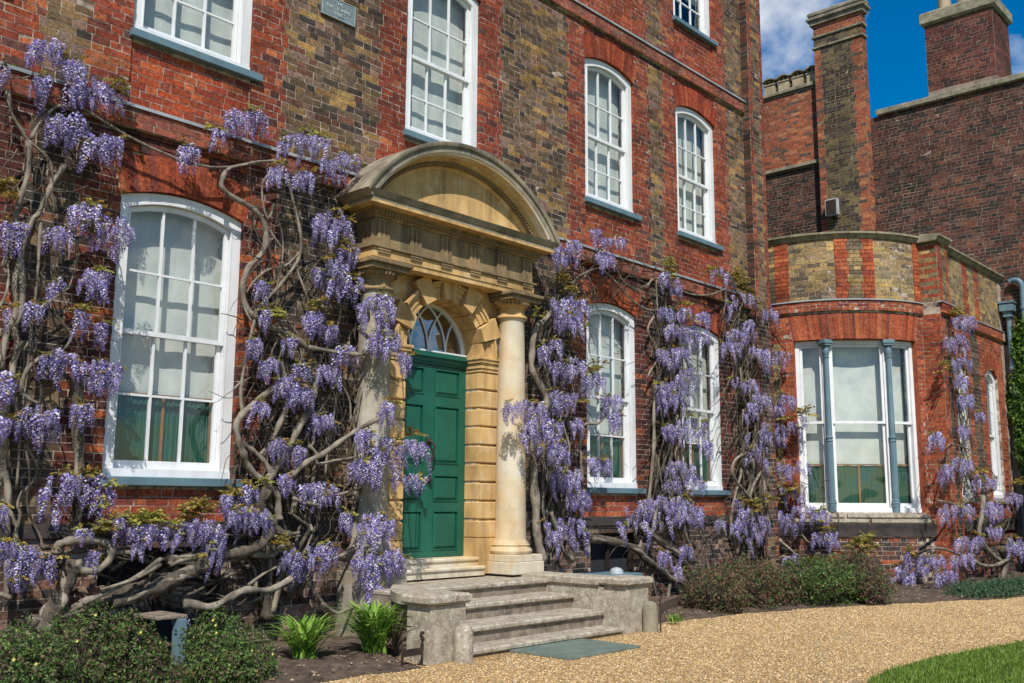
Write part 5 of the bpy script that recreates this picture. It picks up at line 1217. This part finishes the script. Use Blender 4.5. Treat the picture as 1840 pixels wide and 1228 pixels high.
def strands(key, P, rr):
    for s in range(3):
        m = MB(); ph = random.uniform(0, 6.28); tw = random.choice((-1, 1))*random.uniform(.16, .28); Q = []
        for i, p in enumerate(P):
            t = P[min(i+1, len(P)-1)]-P[max(i-1, 0)]; t = t/(np.linalg.norm(t)+1e-9); a = np.cross(t, [.2, 1, .3]); a /= np.linalg.norm(a); b = np.cross(t, a); g = ph+tw*i; Q.append(p+(a*math.cos(g)+b*math.sin(g))*rr[i]*.72)
        m.tube(Q, [r*.48*(1+.2*math.sin(i*.9+ph)) for i, r in enumerate(rr)], 7, lump=.1); m.obj('branch', M_BARK, WIST[key][0], smooth=True)
def stem(key, pts, r0, r1=None, d=.14, d1=None, mat=None, lump=.10, name='branch'):
    r1 = r0*.75 if r1 is None else r1; d1 = d if d1 is None else d1; n = len(pts)
    W = [surf(p[0], p[1], (p[2] if len(p) > 2 else d+(d1-d)*i/max(1, n-1))+random.uniform(-.015, .015)) for i, p in enumerate(pts)]
    P = catmull(W, 5); k = len(P); rr = [r0+(r1-r0)*i/(k-1) for i in range(k)]; rr = [r*(1+.14*math.sin(i*1.3)+.10*math.sin(i*.53+1)) for i, r in enumerate(rr)]
    m = MB(); m.tube(P, rr, 9 if r0 > .02 else 6, twist=.12, lump=lump); m.obj(name, mat or M_BARK, WIST[key][0], smooth=True)
    if r0 >= .045: strands(key, P, [r*.9 for r in rr])
STEMS = [
 ('A', [(14,164),(21,205),(38,233),(51,253),(82,280),(92,301),(92,328),(87,337)], .017), ('A', [(51,253),(51,308),(41,342),(31,376),(20,430),(6,480)], .024), ('A', [(117,296),(99,321),(91,337),(80,362),(68,386),(55,400),(37,466)], .020,.024),
 ('A', [(55,250),(74,219),(103,192),(137,192),(164,171)], .015), ('A', [(37,466),(26,510),(29,558),(11,605),(4,664)], .026), ('A', [(37,466),(40,547),(26,594),(33,620),(22,671),(22,730)], .026,.028),
 ('A', [(73,400),(66,510),(55,605),(51,649),(38,760),(30,880)], .014), ('A', [(139,429),(136,473),(125,517)], .013), ('A', [(88,635),(55,657),(40,686),(44,712),(70,726)], .022), ('A', [(99,565),(114,583),(128,605),(117,627)], .014),
 ('A', [(136,679),(139,767),(143,850),(141,900),(135,965)], .045,.04), ('A', [(11,720),(7,781),(7,850),(14,880),(14,974),(10,1090)], .032), ('A', [(125,300),(118,270),(112,240)], .010), ('A', [(92,420),(140,400),(170,395)], .012), ('A', [(60,560),(92,540),(125,517)], .010), ('A', [(0,545),(22,552),(50,590)], .012),
 ('A', [(139,192),(154,198),(192,222),(239,250),(291,274),(342,294),(393,301),(427,298),(462,291),(500,289)], .013,.012,.16), ('A', [(10,141),(45,140),(60,133)], .007),
 ('B', [(132,1005),(122,1044),(108,1072),(94,1100),(75,1135)], .062,.075,.35), ('B', [(101,995),(105,980),(118,974),(150,971),(185,974),(200,988),(195,1009),(174,1024),(150,1026),(137,1012)], .034,.03,.42), ('B', [(59,1002),(105,999),(139,1002),(174,995),(209,993),(258,993)], .034,.02,.36), ('B', [(0,1000),(30,996),(59,1002)], .03,.03,.34),
 ('B', [(485,955),(470,978),(440,992),(395,1001),(345,1003),(300,1010)], .05,.05,.36), ('B', [(365,1006),(345,1024),(320,1036),(290,1052),(255,1066),(200,1082)], .075,.05,.36), ('B', [(349,1000),(310,1020),(272,1044),(235,1064)], .05,.04,.28), ('B', [(290,1004),(245,1037),(200,1061),(150,1085)], .018,.018,.44), ('B', [(289,1015),(244,1040),(181,1060)], .017,.015,.46), ('B', [(270,1052),(237,1058),(195,1075),(164,1082),(105,1107),(52,1120)], .045,.05,.34),
 ('B', [(331,1084),(380,1091),(410,1076),(440,1061),(485,1060),(524,1040)], .036,.03,.45), ('B', [(446,1086),(480,1066),(518,1043)], .012,.01,.4), ('B', [(205,985),(222,983),(242,982)], .016,.01,.36), ('B', [(449,995),(488,998),(503,986),(520,975)], .028,.02,.3), ('B', [(446,1052),(470,1034),(497,1019)], .015,.012,.3), ('B', [(20,1075),(0,1068)], .02,.02,.3),
 ('C', [(404,308),(398,335),(421,356),(453,375),(474,400),(478,432),(470,457),(447,481),(437,514),(441,550),(461,571),(494,591),(527,607),(551,624),(563,652),(566,700),(556,735)], .024,.034), ('C', [(474,400),(502,440),(527,473),(543,510),(559,558),(563,600)], .014), ('C', [(518,322),(527,363),(537,404),(541,440),(535,469),(502,514),(466,554),(457,579),(445,628),(433,700),(436,745)], .016,.018), ('C', [(541,452),(514,477),(482,485),(457,505),(443,526)], .013,.010), ('H', [(555,624),(584,630),(624,636),(661,636),(664,620),(661,607),(645,591),(661,575),(661,550)], .022,.018,.30,.5),
 ('C', [(480,395),(472,363),(472,330),(485,312),(502,308)], .013), ('C', [(482,395),(498,363),(510,343)], .012), ('C', [(404,308),(421,300),(455,294),(494,288)], .016), ('C', [(563,324),(585,315),(604,318)], .010), ('H', [(584,493),(608,497),(633,522),(649,530)], .010,.009,.3), ('C', [(437,540),(442,560),(452,578)], .014),
 ('C', [(568,670),(566,702),(554,739),(535,772),(521,801),(488,852),(474,876)], .034,.04,.2), ('C', [(502,650),(512,678),(517,721),(502,763),(488,791),(470,820)], .026,.03,.16), ('C', [(502,690),(474,711),(441,739),(425,763),(429,791),(437,815),(446,838),(474,867),(498,890),(500,918),(502,935)], .030,.034,.24), ('H', [(681,752),(644,772),(615,791),(582,815),(554,829),(526,852),(502,867)], .022,.032,.55,.22),
 ('C', [(554,801),(568,815),(571,834),(597,829),(639,822)], .018,.014,.26), ('C', [(606,700),(595,780),(587,824),(582,885),(568,942),(545,998)], .011,.012,.18), ('C', [(526,895),(550,904),(587,909)], .018,.018,.3), ('C', [(606,890),(644,878),(656,868)], .013,.011,.32), ('C', [(478,880),(468,905),(476,925),(490,938),(498,951),(515,960),(537,961)], .048,.03,.28),
 ('C', [(471,870),(480,905),(485,955),(484,1010),(478,1060),(482,1110)], .055,.06,.12), ('H', [(579,1085),(600,1100),(614,1100),(640,1088),(672,1074)], .02,.018,.3), ('C', [(550,1036),(562,1060),(580,1083)], .02,.02,.25), ('H', [(582,1008),(615,998),(640,985),(662,980)], .022,.016,.26), ('C', [(545,700),(560,760),(566,820),(560,880),(548,940),(540,1010)], .020,.026,.10), ('C', [(420,700),(430,690),(455,676)], .012), ('C', [(520,990),(505,1040),(490,1100)], .03,.035,.16), ('C', [(488,852),(475,830),(455,810),(440,800)], .03,.02,.2), ('C', [(500,867),(520,880),(530,900),(520,925)], .026,.026,.2), ('C', [(632,700),(640,670),(636,640),(625,615)], .014,.012,.16), ('C', [(596,700),(612,690),(628,720),(630,760)], .012,.01,.2), ('C', [(560,680),(600,600),(612,560),(604,520)], .016,.01,.14),
 ('D', [(999,552),(975,579),(960,594),(956,635),(956,665),(971,695),(982,725),(967,755),(960,800),(958,850),(962,900),(965,960),(975,1012)], .034,.06,.16,.3), ('D', [(1027,511),(1040,497),(1055,489),(1072,483),(1087,489),(1110,511),(1132,537),(1162,556),(1185,558)], .014,.012,.16), ('D', [(1005,462),(1001,500),(997,530),(995,600)], .012), ('D', [(1014,430),(1040,454),(1070,470),(1100,478)], .010), ('D', [(1105,478),(1120,505),(1145,520),(1165,508)], .009),
 ('D', [(1009,788),(1020,803),(1031,815),(1065,833)], .014), ('D', [(1046,870),(1044,820),(1042,800),(1045,775),(1053,762),(1072,762),(1088,747),(1080,735)], .020,.016,.2), ('D', [(1050,882),(1040,900),(1045,940),(1060,965)], .024,.03,.2), ('D', [(985,560),(975,640),(990,700),(1000,760),(985,840),(990,920),(985,1000)], .018,.03,.1), ('D', [(1000,640),(992,720),(978,790),(975,880),(980,960)], .016,.024,.14), ('D', [(1000,905),(985,870),(978,830)], .012), ('D', [(1030,1008),(1010,985),(1000,950),(990,920)], .03,.025,.22),
 ('E', [(1175,569),(1164,590),(1170,609),(1181,627),(1181,646),(1170,665),(1162,680)], .018), ('E', [(1211,609),(1196,639),(1188,665),(1177,698),(1175,740),(1175,796),(1172,836),(1166,900),(1163,918)], .022,.026), ('E', [(1179,500),(1181,552),(1183,620)], .016), ('E', [(1198,526),(1196,552),(1200,620)], .014), ('E', [(1162,515),(1180,500),(1222,522),(1248,530),(1275,530),(1305,519)], .014,.014,.18), ('E', [(1200,725),(1203,758),(1218,815),(1215,860)], .012), ('E', [(1174,912),(1182,897),(1201,882)], .02), ('E', [(1230,650),(1245,645),(1262,652)], .010,.008,.2),
 ('E', [(1060,968),(1100,972),(1140,985),(1163,1008),(1190,1027),(1209,1042),(1231,1046)], .05,.045,.4), ('E', [(1150,945),(1182,970),(1209,989),(1231,1015),(1247,1034)], .045,.05,.35), ('E', [(1225,915),(1228,928),(1231,958),(1243,989),(1250,1010)], .024,.028,.3), ('E', [(1254,951),(1268,975),(1281,996)], .012,.01,.3), ('E', [(1185,670),(1190,760),(1205,820),(1215,900),(1225,960)], .018,.024,.1), ('E', [(1222,640),(1215,740),(1225,840),(1222,930)], .014,.018,.12), ('E', [(1205,640),(1212,720),(1208,800),(1195,880),(1190,960)], .014,.02,.14), ('E', [(1140,985),(1165,975),(1175,940),(1182,900)], .025,.02,.3), ('E', [(1170,1030),(1180,1070),(1195,1100)], .02,.02,.35), ('E', [(1205,1035),(1200,1075),(1190,1105)], .022,.03,.35),
 ('F', [(1342,813),(1323,825),(1315,844),(1320,860),(1327,871),(1346,893),(1360,910)], .024,.028,.2), ('F', [(1370,740),(1378,790),(1384,836),(1388,893),(1392,950)], .032,.04,.12), ('F', [(1323,610),(1327,580),(1331,552),(1345,540)], .016), ('F', [(1340,592),(1352,582),(1362,572)], .014), ('F', [(1297,567),(1312,590),(1316,615),(1322,660)], .014), ('F', [(1300,500),(1304,530),(1300,567)], .016), ('F', [(1340,640),(1348,700),(1356,760),(1352,830),(1356,900)], .022,.028,.1), ('F', [(1330,660),(1338,740),(1344,800)], .014), ('F', [(1399,970),(1415,983),(1432,998)], .03,.02,.3), ('F', [(1388,1016),(1407,1000),(1424,1010)], .026,.022,.35), ('F', [(1360,700),(1370,780),(1372,860),(1380,940),(1385,1010)], .02,.034,.14), ('F', [(1345,850),(1350,930),(1345,1010)], .024,.03,.1), ('F', [(1380,650),(1384,700),(1378,760)], .014), ('F', [(1405,765),(1418,770),(1430,760)], .008,.006,.2), ('F', [(1384,836),(1400,850),(1415,845)], .012,.008,.2), ('F', [(1440,960),(1455,975),(1470,965)], .012,.01,.3),
 ('G', [(1767,892),(1764,925),(1760,960),(1775,990),(1800,1010)], .040,.05,.3), ('G', [(1747,1007),(1765,1016),(1789,1016),(1812,1005)], .036,.03,.35), ('G', [(1801,985),(1806,1010),(1801,1044)], .06,.07,.3), ('G', [(1712,596),(1714,640),(1717,700),(1717,765),(1735,833),(1748,874),(1762,900)], .018,.028,.12), ('G', [(1726,620),(1722,690),(1726,760),(1738,820),(1752,880)], .014,.016,.16), ('G', [(1705,640),(1708,720),(1712,800),(1725,860)], .012,.014,.14), ('G', [(1720,800),(1745,810),(1770,830),(1790,860)], .012,.010,.2), ('G', [(1700,600),(1716,590),(1730,580)], .012), ('G', [(1670,815),(1690,810),(1712,795)], .008,.01,.2), ('G', [(1685,900),(1710,905),(1740,920),(1762,935)], .016,.02,.25), ('G', [(1640,1000),(1680,985),(1720,995),(1750,1008)], .016,.03,.3), ('G', [(1788,880),(1778,890),(1767,900)], .014),
]
for s in STEMS:
    key, pts, r0 = s[:3]; r1 = s[3] if len(s) > 3 else None; d = s[4] if len(s) > 4 else .15; d1 = s[5] if len(s) > 5 else None
    big_ = r0 >= .045; stem(key, pts, r0, r1, d, d1, M_BARKD if big_ else M_BARK, .16 if big_ else .07, 'trunk' if big_ else 'branch')
# long climbing stems that wander up the wall
def wander(key, xa, xb, ya, yb, n, r=(.008, .02), drift=26):
    for k in range(n):
        x = random.uniform(xa, xb); y = yb-random.uniform(0, 30); top_y = ya+random.uniform(0, (yb-ya)*.45); ph = random.uniform(0, 6.28); fr = random.uniform(.012, .03); P = []; x0 = x; d = random.uniform(.06, .2)
        while y > top_y:
            P.append((x0+drift*.5*math.sin(y*fr+ph)+drift*.25*math.sin(y*fr*2.7+ph*2), y, max(.05, d+.05*math.sin(y*.03+ph)))); y -= random.uniform(14, 34); x0 += random.uniform(-5, 5); x0 = min(max(x0, xa), xb)
        if len(P) > 2: rr = random.uniform(*r); stem(key, P, rr, rr*.45, mat=M_BARKD if random.random() < .7 else M_BARK)
wander('A', 5, 60, 200, 1000, 4); wander('C', 440, 590, 420, 960, 11, (.008, .022), 40); wander('C', 450, 600, 300, 700, 4, (.006, .012), 40); wander('C', 440, 560, 700, 1080, 8, (.014, .034), 40); wander('H', 610, 660, 450, 1060, 5, (.007, .016), 30)
wander('D', 962, 1030, 480, 1000, 11, (.008, .022), 22); wander('E', 1180, 1232, 520, 960, 12, (.011, .028), 18); wander('F', 1328, 1392, 540, 1000, 13, (.014, .036), 20); wander('F', 1300, 1350, 520, 760, 4, (.008, .014), 16); wander('G', 1700, 1742, 600, 900, 6, (.010, .018), 14); wander('B', 380, 520, 960, 1090, 4, (.014, .03), 30)
for k in range(16):
    x = random.uniform(60, 330); y = random.uniform(985, 1085); L = random.uniform(90, 200); s = random.uniform(-.35, .1); ph = random.uniform(0, 6.28); P = [(x+L*i/7, y+s*L*i/7+9*math.sin(i*1.3+ph), random.uniform(.2, .4)) for i in range(8)]
    rr = random.uniform(.010, .026); stem('B', P, rr, rr*.5, mat=M_BARKD)
# fine twigs woven through the stems
def twigs(key, box, n, L=60, vert=.75):
    m = MB()
    for k in range(n):
        x, y = random.uniform(box[0], box[2]), random.uniform(box[1], box[3]); a = math.pi/2+random.gauss(0, 1-vert) if random.random() < vert else random.uniform(0, math.pi); l = random.uniform(.4, 1.2)*L; d = random.uniform(.05, .22); P = []
        for i in range(6):
            P.append(surf(x, y, d)); a += random.gauss(0, .28); x += math.cos(a)*l/5; y += math.sin(a)*l/5; d = max(.04, d+random.uniform(-.03, .03))
        P = catmull(P, 3); r = random.uniform(.0035, .009)*(1 if box[0] < 1300 else 1.2); m.tube(P, [r*(1-.5*i/len(P)) for i in range(len(P))], 5)
    m.obj('twigs', M_BARKD, WIST[key][0], smooth=True, kind='stuff')
twigs('A', (5, 180, 150, 760), 60, 80); twigs('C', (440, 560, 610, 900), 90, 90); twigs('C', (440, 300, 640, 560), 40, 80, .5); twigs('C', (560, 620, 700, 1060), 50, 70, .4); twigs('B', (150, 985, 480, 1090), 60, 70, .2)
twigs('D', (965, 480, 1040, 900), 110, 90); twigs('D', (1010, 455, 1160, 540), 50, 60, .2); twigs('E', (1175, 520, 1235, 920), 80, 90, .85); twigs('E', (1130, 900, 1290, 1010), 50, 60, .4); twigs('F', (1300, 520, 1390, 780), 70, 80, .8); twigs('F', (1325, 780, 1400, 990), 70, 100, .85); twigs('G', (1695, 590, 1745, 860), 80, 70, .85); twigs('G', (1745, 850, 1830, 1010), 50, 50, .4); twigs('F', (1390, 840, 1500, 1000), 40, 50, .3)
CL = [ # x0,x1,y0,y1
('A',51,113,70,125),('A',113,150,100,155),('A',125,155,137,190),('A',150,232,137,220),('A',55,90,137,178),('A',0,12,110,160),('A',89,150,200,265),('A',154,220,240,305),('A',127,180,360,425),('A',160,235,385,475),('A',10,48,393,440),('A',88,123,407,455),('A',147,195,480,540),('A',95,117,500,530),('A',0,22,555,580),('A',48,73,543,572),('A',136,154,555,587),('A',172,190,580,612),('A',81,136,624,680),('A',147,212,645,708),('A',0,22,668,730),('A',33,103,726,800),('A',0,18,748,792),('A',132,168,720,768),('A',80,205,845,950),('A',0,8,905,960),
('A',325,354,260,292),('A',407,475,192,245),('A',382,400,232,255),('C',482,510,294,338),('C',502,588,240,290),('C',531,560,306,345),('C',580,645,273,343),
('B',139,167,950,975),('B',0,38,970,1010),('B',14,98,980,1080),('B',205,233,922,980),('B',233,300,940,990),('B',293,397,930,1000),('B',362,397,975,1035),('B',397,425,885,940),('B',432,460,870,910),('B',408,485,908,978),('B',153,175,988,1025),('B',315,335,1105,1140),('B',240,262,975,1000),
('C',567,625,375,455),('C',612,641,436,477),('C',588,625,460,505),('C',567,582,481,514),('C',588,633,493,550),('C',637,653,497,522),('C',649,705,526,600),('C',665,718,580,660),('C',718,734,632,665),('C',465,482,501,546),('C',470,486,558,587),('C',547,580,558,611),('C',588,604,583,611),('C',510,531,607,628),('C',447,466,607,636),('C',531,555,652,681),('C',494,535,668,725),('C',571,604,656,689),('C',535,554,655,683),('C',451,481,720,758),('C',484,512,786,834),('C',526,547,801,829),('C',502,528,852,885),('C',681,705,720,772),('C',639,672,772,810),('C',662,719,786,885),('C',630,681,824,876),('C',719,764,788,834),('C',724,761,852,876),('C',540,601,866,904),('C',611,630,918,956),('C',644,707,918,990),('C',691,724,984,1041),('C',634,686,989,1064),('C',662,714,1045,1111),('C',554,601,970,1031),('C',507,542,984,1050),('C',380,399,955,1018),
('D',994,1020,440,485),('D',1020,1040,430,466),('D',1069,1097,451,477),('D',1061,1077,411,430),('D',1080,1099,427,442),('D',1104,1121,427,442),('D',990,1053,530,578),('D',969,982,620,650),('D',990,1001,608,631),('D',986,1050,642,690),('D',1050,1087,672,706),('D',1080,1113,706,740),('D',1098,1113,740,770),('D',907,982,717,765),('D',934,1005,750,848),('D',1027,1042,747,785),('D',990,1042,837,890),('D',1057,1091,818,860),('D',997,1010,755,777),('D',980,1055,925,1000),('D',1020,1060,880,925),
('E',1185,1200,489,515),('E',1205,1222,496,541),('E',1181,1237,549,579),('E',1192,1237,582,612),('E',1226,1275,590,635),('E',1248,1275,560,592),('E',1181,1194,627,646),('E',1185,1211,683,717),('E',1215,1250,661,736),('E',1218,1267,747,796),('E',1192,1218,762,790),('E',1260,1277,792,818),('E',1201,1247,825,860),('E',1193,1270,855,890),('E',1201,1243,893,928),('E',1243,1262,909,943),('E',1285,1298,931,950),('E',1110,1190,905,977),('E',1184,1203,985,1023),('E',1212,1222,1013,1042),('E',1222,1241,977,1008),
('F',1275,1316,481,522),('F',1305,1360,526,552),('F',1297,1331,609,642),('F',1305,1316,541,567),('F',1327,1360,575,620),('F',1316,1327,672,698),('F',1331,1360,680,714),('F',1338,1360,717,766),('F',1370,1397,550,582),('F',1393,1418,628,664),('F',1370,1388,628,678),('F',1402,1429,705,733),('F',1388,1406,719,765),('F',1370,1397,746,801),('F',1416,1450,746,783),('F',1406,1450,824,865),('F',1338,1407,768,813),('F',1376,1420,825,863),('F',1392,1441,874,920),('F',1323,1338,890,920),('F',1315,1330,931,966),('F',1338,1384,924,988),('F',1380,1422,912,970),('F',1441,1494,912,950),('F',1464,1483,950,985),('F',1483,1506,954,996),('F',1409,1437,994,1027),
('F',1322,1365,905,950),('F',1350,1400,935,990),('F',1400,1450,920,968),('F',1425,1475,905,945),('F',1340,1385,800,850),('F',1365,1410,760,800),('F',1310,1350,585,625),('F',1345,1385,620,665),('F',1350,1385,700,745),('E',1195,1240,620,665),('E',1185,1225,700,745),('E',1200,1250,905,955),('E',1150,1200,890,930),('D',1000,1045,560,600),('D',985,1035,700,740),('D',985,1020,790,840),('C',520,560,690,740),('C',600,640,620,660),('C',470,500,640,680),('C',560,600,740,780),('G',1712,1753,566,592),('G',1700,1735,600,640),('G',1712,1742,820,860),('G',1765,1800,900,940),('G',1712,1744,642,664),('G',1671,1696,776,806),('G',1685,1710,835,870),('G',1721,1748,705,735),('G',1753,1769,740,756),('G',1748,1790,851,883),('G',1685,1753,902,947),('G',1790,1835,883,924),('G',1774,1798,942,962),('G',1717,1768,962,989),('G',1729,1747,992,1016),('G',1810,1840,965,1004),('G',1657,1696,995,1028),('G',1627,1660,983,1040),('G',1591,1642,1013,1070),('G',1708,1723,998,1022),('G',1684,1717,1025,1049),('G',1725,1740,760,790),('G',1716,1735,670,700),
]
CL = [('H' if c[0] == 'C' and (c[1]+c[2])/2 > 606 else c[0],)+c[1:] for c in CL]
def n_for(c):
    p0 = surf((c[1]+c[2])/2, (c[3]+c[4])/2, .3); ppm = F_PX/((p0-CAMP)@FW); return max(3, min(40, (c[2]-c[1]+8)*(c[4]-c[3]+6)/(.06*.20*ppm*ppm*.28)))
TOT = {}
for c in CL: TOT[c[0]] = TOT.get(c[0], 0)+n_for(c)
for c in CL:
    key, x0, x1, y0, y1 = c; fac = min(1.0, 292/TOT[key])
    root = WIST[key]; xm = (x0+x1)/2; p0 = surf(xm, (y0+y1)/2, .3); depth = (p0-CAMP)@FW; ppm = F_PX/depth; w, h = x1-x0+3, y1-y0+4
    dd = .30
    if 640 < xm < 720 and y0 > 500: dd = .56
    if 716 < xm < 780: dd = .72
    if 900 < xm < 1005 and y0 > 700: dd = .58
    if y0 > 900: dd = max(dd, .42)
    rw, rh = .06*ppm, .20*ppm; n = max(2, int(n_for(c)*fac+random.random())); boost = min(1.5, fac**-.5)
    if key == 'A' and y0 < 300: dd = .24
    root_n = root[1]
    sprays = []
    for k in range(n):
        u = (k+random.random())/n; L = rh*random.uniform(.42, 1.05)*(.7+.3*random.random()); L = min(L, h*1.0); bulge = math.sqrt(max(0, 1-(2*u-1)**2)); ytop = y0+(h-L)*random.random()*(.3+.7*random.random())*(.45+.55*bulge)+(1-bulge)*.22*h
        xx = x0-1+w*u; s = L/rh*boost
        if root[1] >= 299: break
        p = surf(xx, ytop, dd+random.uniform(-.07, .07)*min(1, w/40)-.06*(1-bulge)); mi = random.randrange(14)
        Mx = Matrix.Translation(Vector(p)) @ Matrix.Rotation(random.uniform(0, 6.28), 4, 'Z') @ Matrix.Rotation(random.uniform(-.32, .32), 4, 'X') @ Matrix.Diagonal((s*random.uniform(.85, 1.25)+.12, s*random.uniform(.85, 1.25)+.12, max(.42, s*1.08), 1))
        put('raceme', RAC[mi], M_PETAL, root[0], Mx); root[1] += 1
        sprays.append((xx, ytop, dd))
    for k in range(max(1, n//5)):
        xx, yt, d0 = random.choice(sprays) if sprays else (xm, y0, dd); p = surf(xx+random.uniform(-6, 6), yt-random.uniform(0, 5), d0-.02)
        put('leaf_spray', random.choice(BRONZE if random.random() < .75 else GREENL), M_LEAF, root[0], Matrix.Translation(Vector(p)) @ Matrix.Rotation(random.uniform(0, 6.28), 4, 'Z') @ Matrix.Scale(random.uniform(.55, 1.0), 4))
    # short woody stalk carrying the cluster back to the wall
    a, b = surf(xm, y0+4, dd-.02), surf(xm+random.uniform(-14, 14), y0+random.uniform(10, 30), .1); m = MB(); P = catmull([b, (a+b)/2+np.array([0, 0, .03]), a], 4); m.tube(P, [.007, .007, .007, .006, .006, .006, .005, .005, .005], 5); m.obj('branch', M_BARK, root[0], smooth=True)
TUFT = [('B',355,905,7,0),('B',340,915,5,0),('B',372,912,5,0),('B',180,955,6,0),('B',192,940,5,0),('B',250,930,6,1),('B',275,933,5,1),('B',420,880,5,0),('B',445,868,4,0),('A',165,850,6,0),('A',10,330,6,0),('A',8,350,5,0),('A',220,160,4,0),('A',160,405,5,0),('A',150,560,5,0),('C',620,445,6,0),('C',575,545,5,0),('C',480,870,3,1),('C',495,565,5,1),('C',630,500,5,0),('C',500,970,5,0),('C',690,800,4,1),('C',740,775,4,0),
 ('D',1012,500,7,0),('D',1022,515,6,0),('D',1070,664,6,0),('D',1075,658,4,0),('D',968,562,4,1),('D',950,725,4,1),('D',1040,715,4,0),('D',1050,590,4,1),('E',1205,475,7,1),('E',1208,490,6,1),('E',1230,545,6,0),('E',1262,775,5,0),('E',1228,885,6,0),('E',1235,570,5,0),('F',1315,492,7,0),('F',1280,488,6,0),('F',1330,500,6,0),('F',1335,520,4,0),('F',1400,755,4,0),('F',1350,540,5,0),('F',1440,740,5,0),('F',1355,908,7,0),('F',1385,900,7,0),('F',1420,880,6,0),('F',1480,945,6,0),('F',1540,978,8,0),('F',1560,985,8,0),('F',1550,970,6,1),('G',1715,560,5,0),('G',1700,660,4,0),('G',1760,850,4,0),('G',1640,990,5,0),('G',1830,870,5,0)]
for key, x, y, n, g in TUFT:
    for k in range(n):
        d = .40 if y > 900 else .26
        p = surf(x+random.uniform(-9, 9), y+random.uniform(-8, 8), d+random.uniform(-.05, .05)); put('leaf_spray', random.choice(GREENL if g else BRONZE), M_LEAF, WIST[key][0], Matrix.Translation(Vector(p)) @ Matrix.Rotation(random.uniform(0, 6.28), 4, 'Z') @ Matrix.Scale(random.uniform(.6, 1.1)*(1 if x < 1300 else 1.5), 4))
print('TOT', TOT); print('racemes', {k: v[1] for k, v in WIST.items()})
